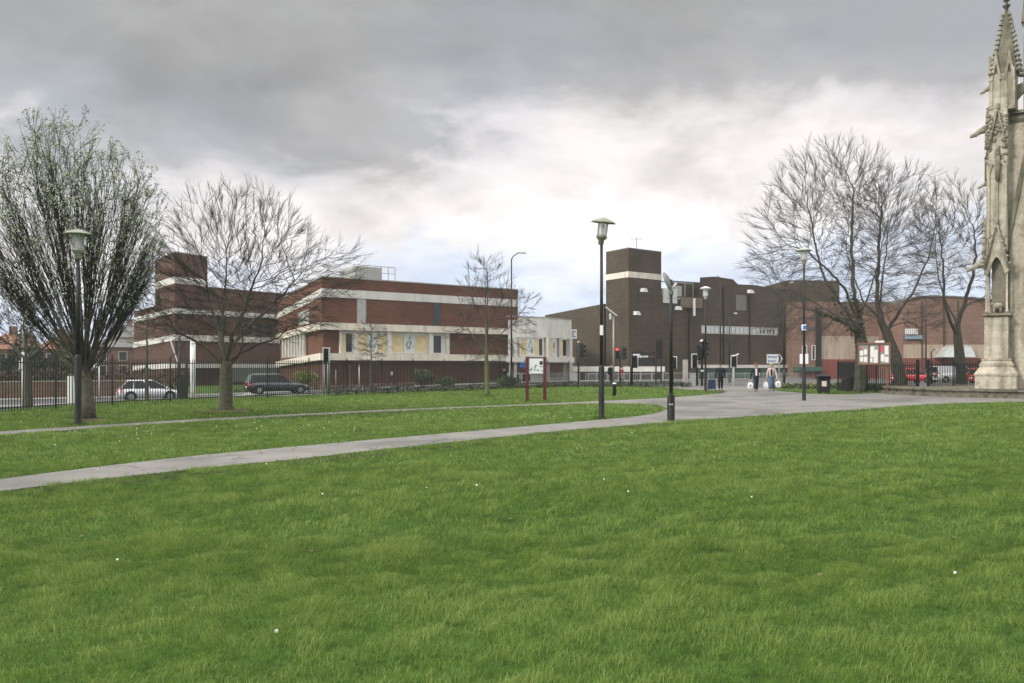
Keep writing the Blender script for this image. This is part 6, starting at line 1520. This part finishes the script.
# ------------------------------------------------------------------ lawn blades
def lawn():
    g = np.random.default_rng(3); VX = []; OUT = []
    bands = [(2.6,7.5,5400,.041,.0038),(7.5,13,2100,.048,.0064),(13,24,700,.050,.012),(24,42,170,.055,.026),(42,66,44,.055,.05)]
    allv = []; allc = []
    for D0, D1, den, h, w in bands:
        kx = .70; MG = 4.0 if D0 < 8 else 3.0; area = kx*(D1*D1-D0*D0)+2*MG*(D1-D0); n = int(area*den)
        y = np.sqrt(g.random(n)*(D1*D1-D0*D0)+D0*D0); x = (g.random(n)*2-1)*(kx*y+MG)
        keep = (~inpoly(x, y, PAVED)) | inpoly(x, y, ISLAND); s = bound_s(x, y); keep &= (s < .2) | (s > .5) & (s < 7.5)
        keep &= ((x-pc[0])**2+(y-pc[1])**2) > 6.9**2
        x, y = x[keep], y[keep]; n = len(x)
        u = x*.86+y*.5; v = -x*.5+y*.86                      # blades lie in long streaks
        st = vn(u*.6, v*1.4, 1)*.08+vn(u*2.0, v*3.6, 2)*.26+vn(u*4.6+3, v*6.5, 9)*.38+vn(u*9, v*12, 12)*.28; st = np.clip((st-.5)*1.9+.5, 0, 1); cl = vn(x*.35, y*.35, 5); fi = vn(x*6, y*6, 6)
        hh = h*(.50+1.15*st+.35*fi)*g.uniform(.6,1.25,n); ww = w*g.uniform(.6,1.2,n)
        az = 2*math.pi*g.random(n)*.75+vn(u*.4, v*1.2, 7)*5; lean = g.uniform(.25,1.0,n)+.35*(1-st)
        z = gz(x, y)-.004; z = np.where(near_paved(x, y, .45) & (s[keep] < .5), np.minimum(z, -.015), z); dx, dy = np.cos(az), np.sin(az); fx = g.random(n)*6.283; px_, py_ = np.cos(fx)*ww/2, np.sin(fx)*ww/2
        V = np.empty((n,5,3)); B = np.stack([x,y,z],1)
        V[:,0] = B+np.stack([-px_,-py_,0*x],1); V[:,1] = B+np.stack([px_,py_,0*x],1)
        M_ = B+np.stack([dx*hh*lean*.25, dy*hh*lean*.25, hh*.55],1)
        V[:,2] = M_+np.stack([px_*.8,py_*.8,0*x],1); V[:,3] = M_-np.stack([px_*.8,py_*.8,0*x],1)
        V[:,4] = B+np.stack([dx*hh*lean, dy*hh*lean, hh*(1-.28*lean)],1)
        allv.append(V.reshape(-1,3)); c = .38*st+.12*cl+.20*fi+.30*g.random(n); allc.append(np.repeat(c, 5))  # blades in tussock hollows tinted darker, shade put into the colour
    for px, py, rr0, nb, hb in ((78,425,.10,420,.10),(601.5,419,.10,420,.10),(671,420.5,.13,420,.10),(527.3,401.3,.09,260,.11),(544.6,401.3,.09,260,.11),(614.5,396,.11,260,.10),(86,420,.36,900,.12),(225.5,411,.30,900,.12),(487.5,396,.17,500,.12)):
        x0, y0 = G(px, py); a0 = g.random(nb)*6.283; r0 = rr0+np.abs(g.normal(0,.09,nb)); x = x0+r0*np.cos(a0); y = y0+r0*np.sin(a0)
        ok = ~(inpoly(x,y,PAVED) & ~inpoly(x,y,ISLAND)); x, y, a0 = x[ok], y[ok], a0[ok]; nb = len(x); hh = hb*g.uniform(.4,1.1,nb); ww = .0105; z = gz(x,y)-.01
        fx = g.random(nb)*6.283; px_, py_ = np.cos(fx)*ww/2, np.sin(fx)*ww/2; dx, dy = np.cos(a0), np.sin(a0); ln_ = g.uniform(.0,.7,nb)
        V = np.empty((nb,5,3)); B = np.stack([x,y,z],1); V[:,0] = B-np.stack([px_,py_,0*x],1); V[:,1] = B+np.stack([px_,py_,0*x],1); M_ = B+np.stack([dx*hh*ln_*.25,dy*hh*ln_*.25,hh*.55],1)
        V[:,2] = M_+np.stack([px_*.8,py_*.8,0*x],1); V[:,3] = M_-np.stack([px_*.8,py_*.8,0*x],1); V[:,4] = B+np.stack([dx*hh*ln_,dy*hh*ln_,hh*(1-.25*ln_)],1)
        allv.append(V.reshape(-1,3)); allc.append(np.repeat(g.uniform(.1,.6,nb),5))
    V = np.vstack(allv).astype(np.float32); C_2 = np.concatenate(allc).astype(np.float32); n = len(V)//5
    me = bpy.data.meshes.new('grass'); me.vertices.add(n*5); me.vertices.foreach_set('co', V.ravel())
    i = np.arange(n)*5; idx = np.stack([i,i+1,i+2,i+3,i+3,i+2,i+4],1).astype(np.int32)
    me.loops.add(n*7); me.loops.foreach_set('vertex_index', idx.ravel()); me.polygons.add(n*2)
    ls = np.stack([np.arange(n)*7, np.arange(n)*7+4],1).astype(np.int32); me.polygons.foreach_set('loop_start', ls.ravel()); me.update(calc_edges=True)
    a = me.attributes.new('vary','FLOAT','POINT'); a.data.foreach_set('value', C_2)
    m, nt, b = newmat('grass blade'); at_ = N(nt,'ShaderNodeAttribute'); at_.attribute_name = 'vary'
    r = rampnode(nt, [(.14,(.036,.074,.014)),(.38,(.110,.186,.034)),(.58,(.186,.274,.058)),(.88,(.30,.375,.110))]); lnk(nt, at_.outputs['Fac'], r.inputs['Fac']); lnk(nt, r.outputs[0], b.inputs['Base Color'])
    b.inputs['Roughness'].default_value = .55; b.inputs['Specular IOR Level'].default_value = .25
    tl = N(nt,'ShaderNodeBsdfTranslucent'); lnk(nt, r.outputs[0], tl.inputs['Color']); ms = N(nt,'ShaderNodeMixShader'); ms.inputs[0].default_value = .35
    lnk(nt, b.outputs[0], ms.inputs[1]); lnk(nt, tl.outputs[0], ms.inputs[2]); lnk(nt, ms.outputs[0], nt.nodes['Material Output'].inputs['Surface'])
    me.materials.append(m); o = bpy.data.objects.new('grass', me); COL.objects.link(o); tag(o, 'short green grass covering the lawns on both sides of the paths', 'grass', None, 'stuff')
    print('blades', n)
lawn()
# bare soil round the two near trunks
M_SOIL = mat('bare soil', (.075,.055,.035), .95, .35, 9, bump=.8)
for px, d, rx in ((86,23.5,.62),(225.5,28.3,.85)):
    x, y = XD(px, d); b = MB(); b.blob((0,0,0), 1, px, (rx*1.2,rx,.075), .35, 22, 8); o = b.build('soil', M_SOIL, None, True); o.location = (x,y,-.005); struct(o)
# daisies and scraps
g = random.Random(8); b = MB(); n = 0
while n < 150:
    d = g.uniform(9, 40); x = g.uniform(-.66,.66)*d; 
    if n < 125: cx_, cy_ = g.choice([(-9,19),(-5.5,20.5),(-12,21),(3,24),(-2,26),(-14,33),(-8,22)]); x = cx_+g.gauss(0,1.6); d = cy_+g.gauss(0,1.3)
    a_ = np.array([x]); c_ = np.array([d])
    if (inpoly(a_,c_,PAVED)[0] and not inpoly(a_,c_,ISLAND)[0]) or bound_s(a_,c_)[0] > -.3: continue
    r_ = g.uniform(.007,.012); z = gzf(x,d)+.05+g.uniform(0,.03); k = len(b.v)
    b.v += [(x+r_*math.cos(q*1.047),d+r_*math.sin(q*1.047)*.8-.003,z+r_*.6*math.sin(q*1.047)) for q in range(6)]; b.f.append(tuple(range(k,k+6))); n += 1
tag(b.build('daisies', M_SIGNW), 'tiny white daisies scattered through the lawn', 'flowers', None, 'stuff')
b = MB(); lr = random.Random(31); n = 0
while n < 420:
    d = lr.uniform(6, 38); x = lr.uniform(-.66,.66)*d
    if n < 200: cx_, cy_ = lr.choice([(-12.5,23.5),(-10,28.3)]); x = cx_+lr.gauss(0,2.4); d = cy_+lr.gauss(0,2.4)
    a_ = np.array([x]); c_ = np.array([d]); pv = inpoly(a_,c_,PAVED)[0] and not inpoly(a_,c_,ISLAND)[0]
    if bound_s(a_,c_)[0] > -.3 or (pv and lr.random() < .6): continue
    z = .012 if pv else gzf(x,d)+lr.uniform(.02,.05); s = lr.uniform(.015,.032); a = lr.uniform(0,3.14); u = Vector((math.cos(a),math.sin(a),lr.uniform(-.2,.3)))*s; w = Vector((-math.sin(a),math.cos(a),lr.uniform(-.1,.3)))*s*.55; c = Vector((x,d,z))
    b.add([c-u, c+w, c+u, c-w], [(0,1,2,3)]); n += 1
tag(b.build('fallen_leaves', mat('dead leaf', (.16,.10,.05), .85, .4, 3)), 'small brown dead leaves scattered on lawn and paths', 'leaves', None, 'stuff')
M_SCRAP = mat('crumpled white paper', (.75,.75,.72), .7, .05)
for px, py, lb in ((276.5,645,'crumpled white paper scrap low in the foreground grass'),(117,570,'small white litter scrap on the lawn at the lower left'),(955,581,'small white litter scrap on the lawn at the lower right'),(98,474,'white scrap beside the near path at the left')):
    x, y = G(px, py-2); b = MB(); b.blob((0,0,0), .011, px, (1.1,.7,.9), .9, 7, 5); o = b.build('paper_scrap', M_SCRAP); o.location = (x,y,gzf(x,y)+.06); tag(o, lb, 'litter')
# ------------------------------------------------------------------ air
def haze():
    b = MB(); b.box(-360,360,-70,440,-3.2,48); m = bpy.data.materials.new('haze'); m.use_nodes = True; nt = m.node_tree
    for n in list(nt.nodes):
        if n.type != 'OUTPUT_MATERIAL': nt.nodes.remove(n)
    v = N(nt,'ShaderNodeVolumePrincipled'); v.inputs['Color'].default_value = (.97,.965,.96,1); v.inputs['Density'].default_value = .0005; v.inputs['Anisotropy'].default_value = .2
    lnk(nt, v.outputs[0], nt.nodes['Material Output'].inputs['Volume']); o = b.build('haze', m); tag(o, 'thin pale air fading the far buildings slightly', 'haze', None, 'stuff')
haze()
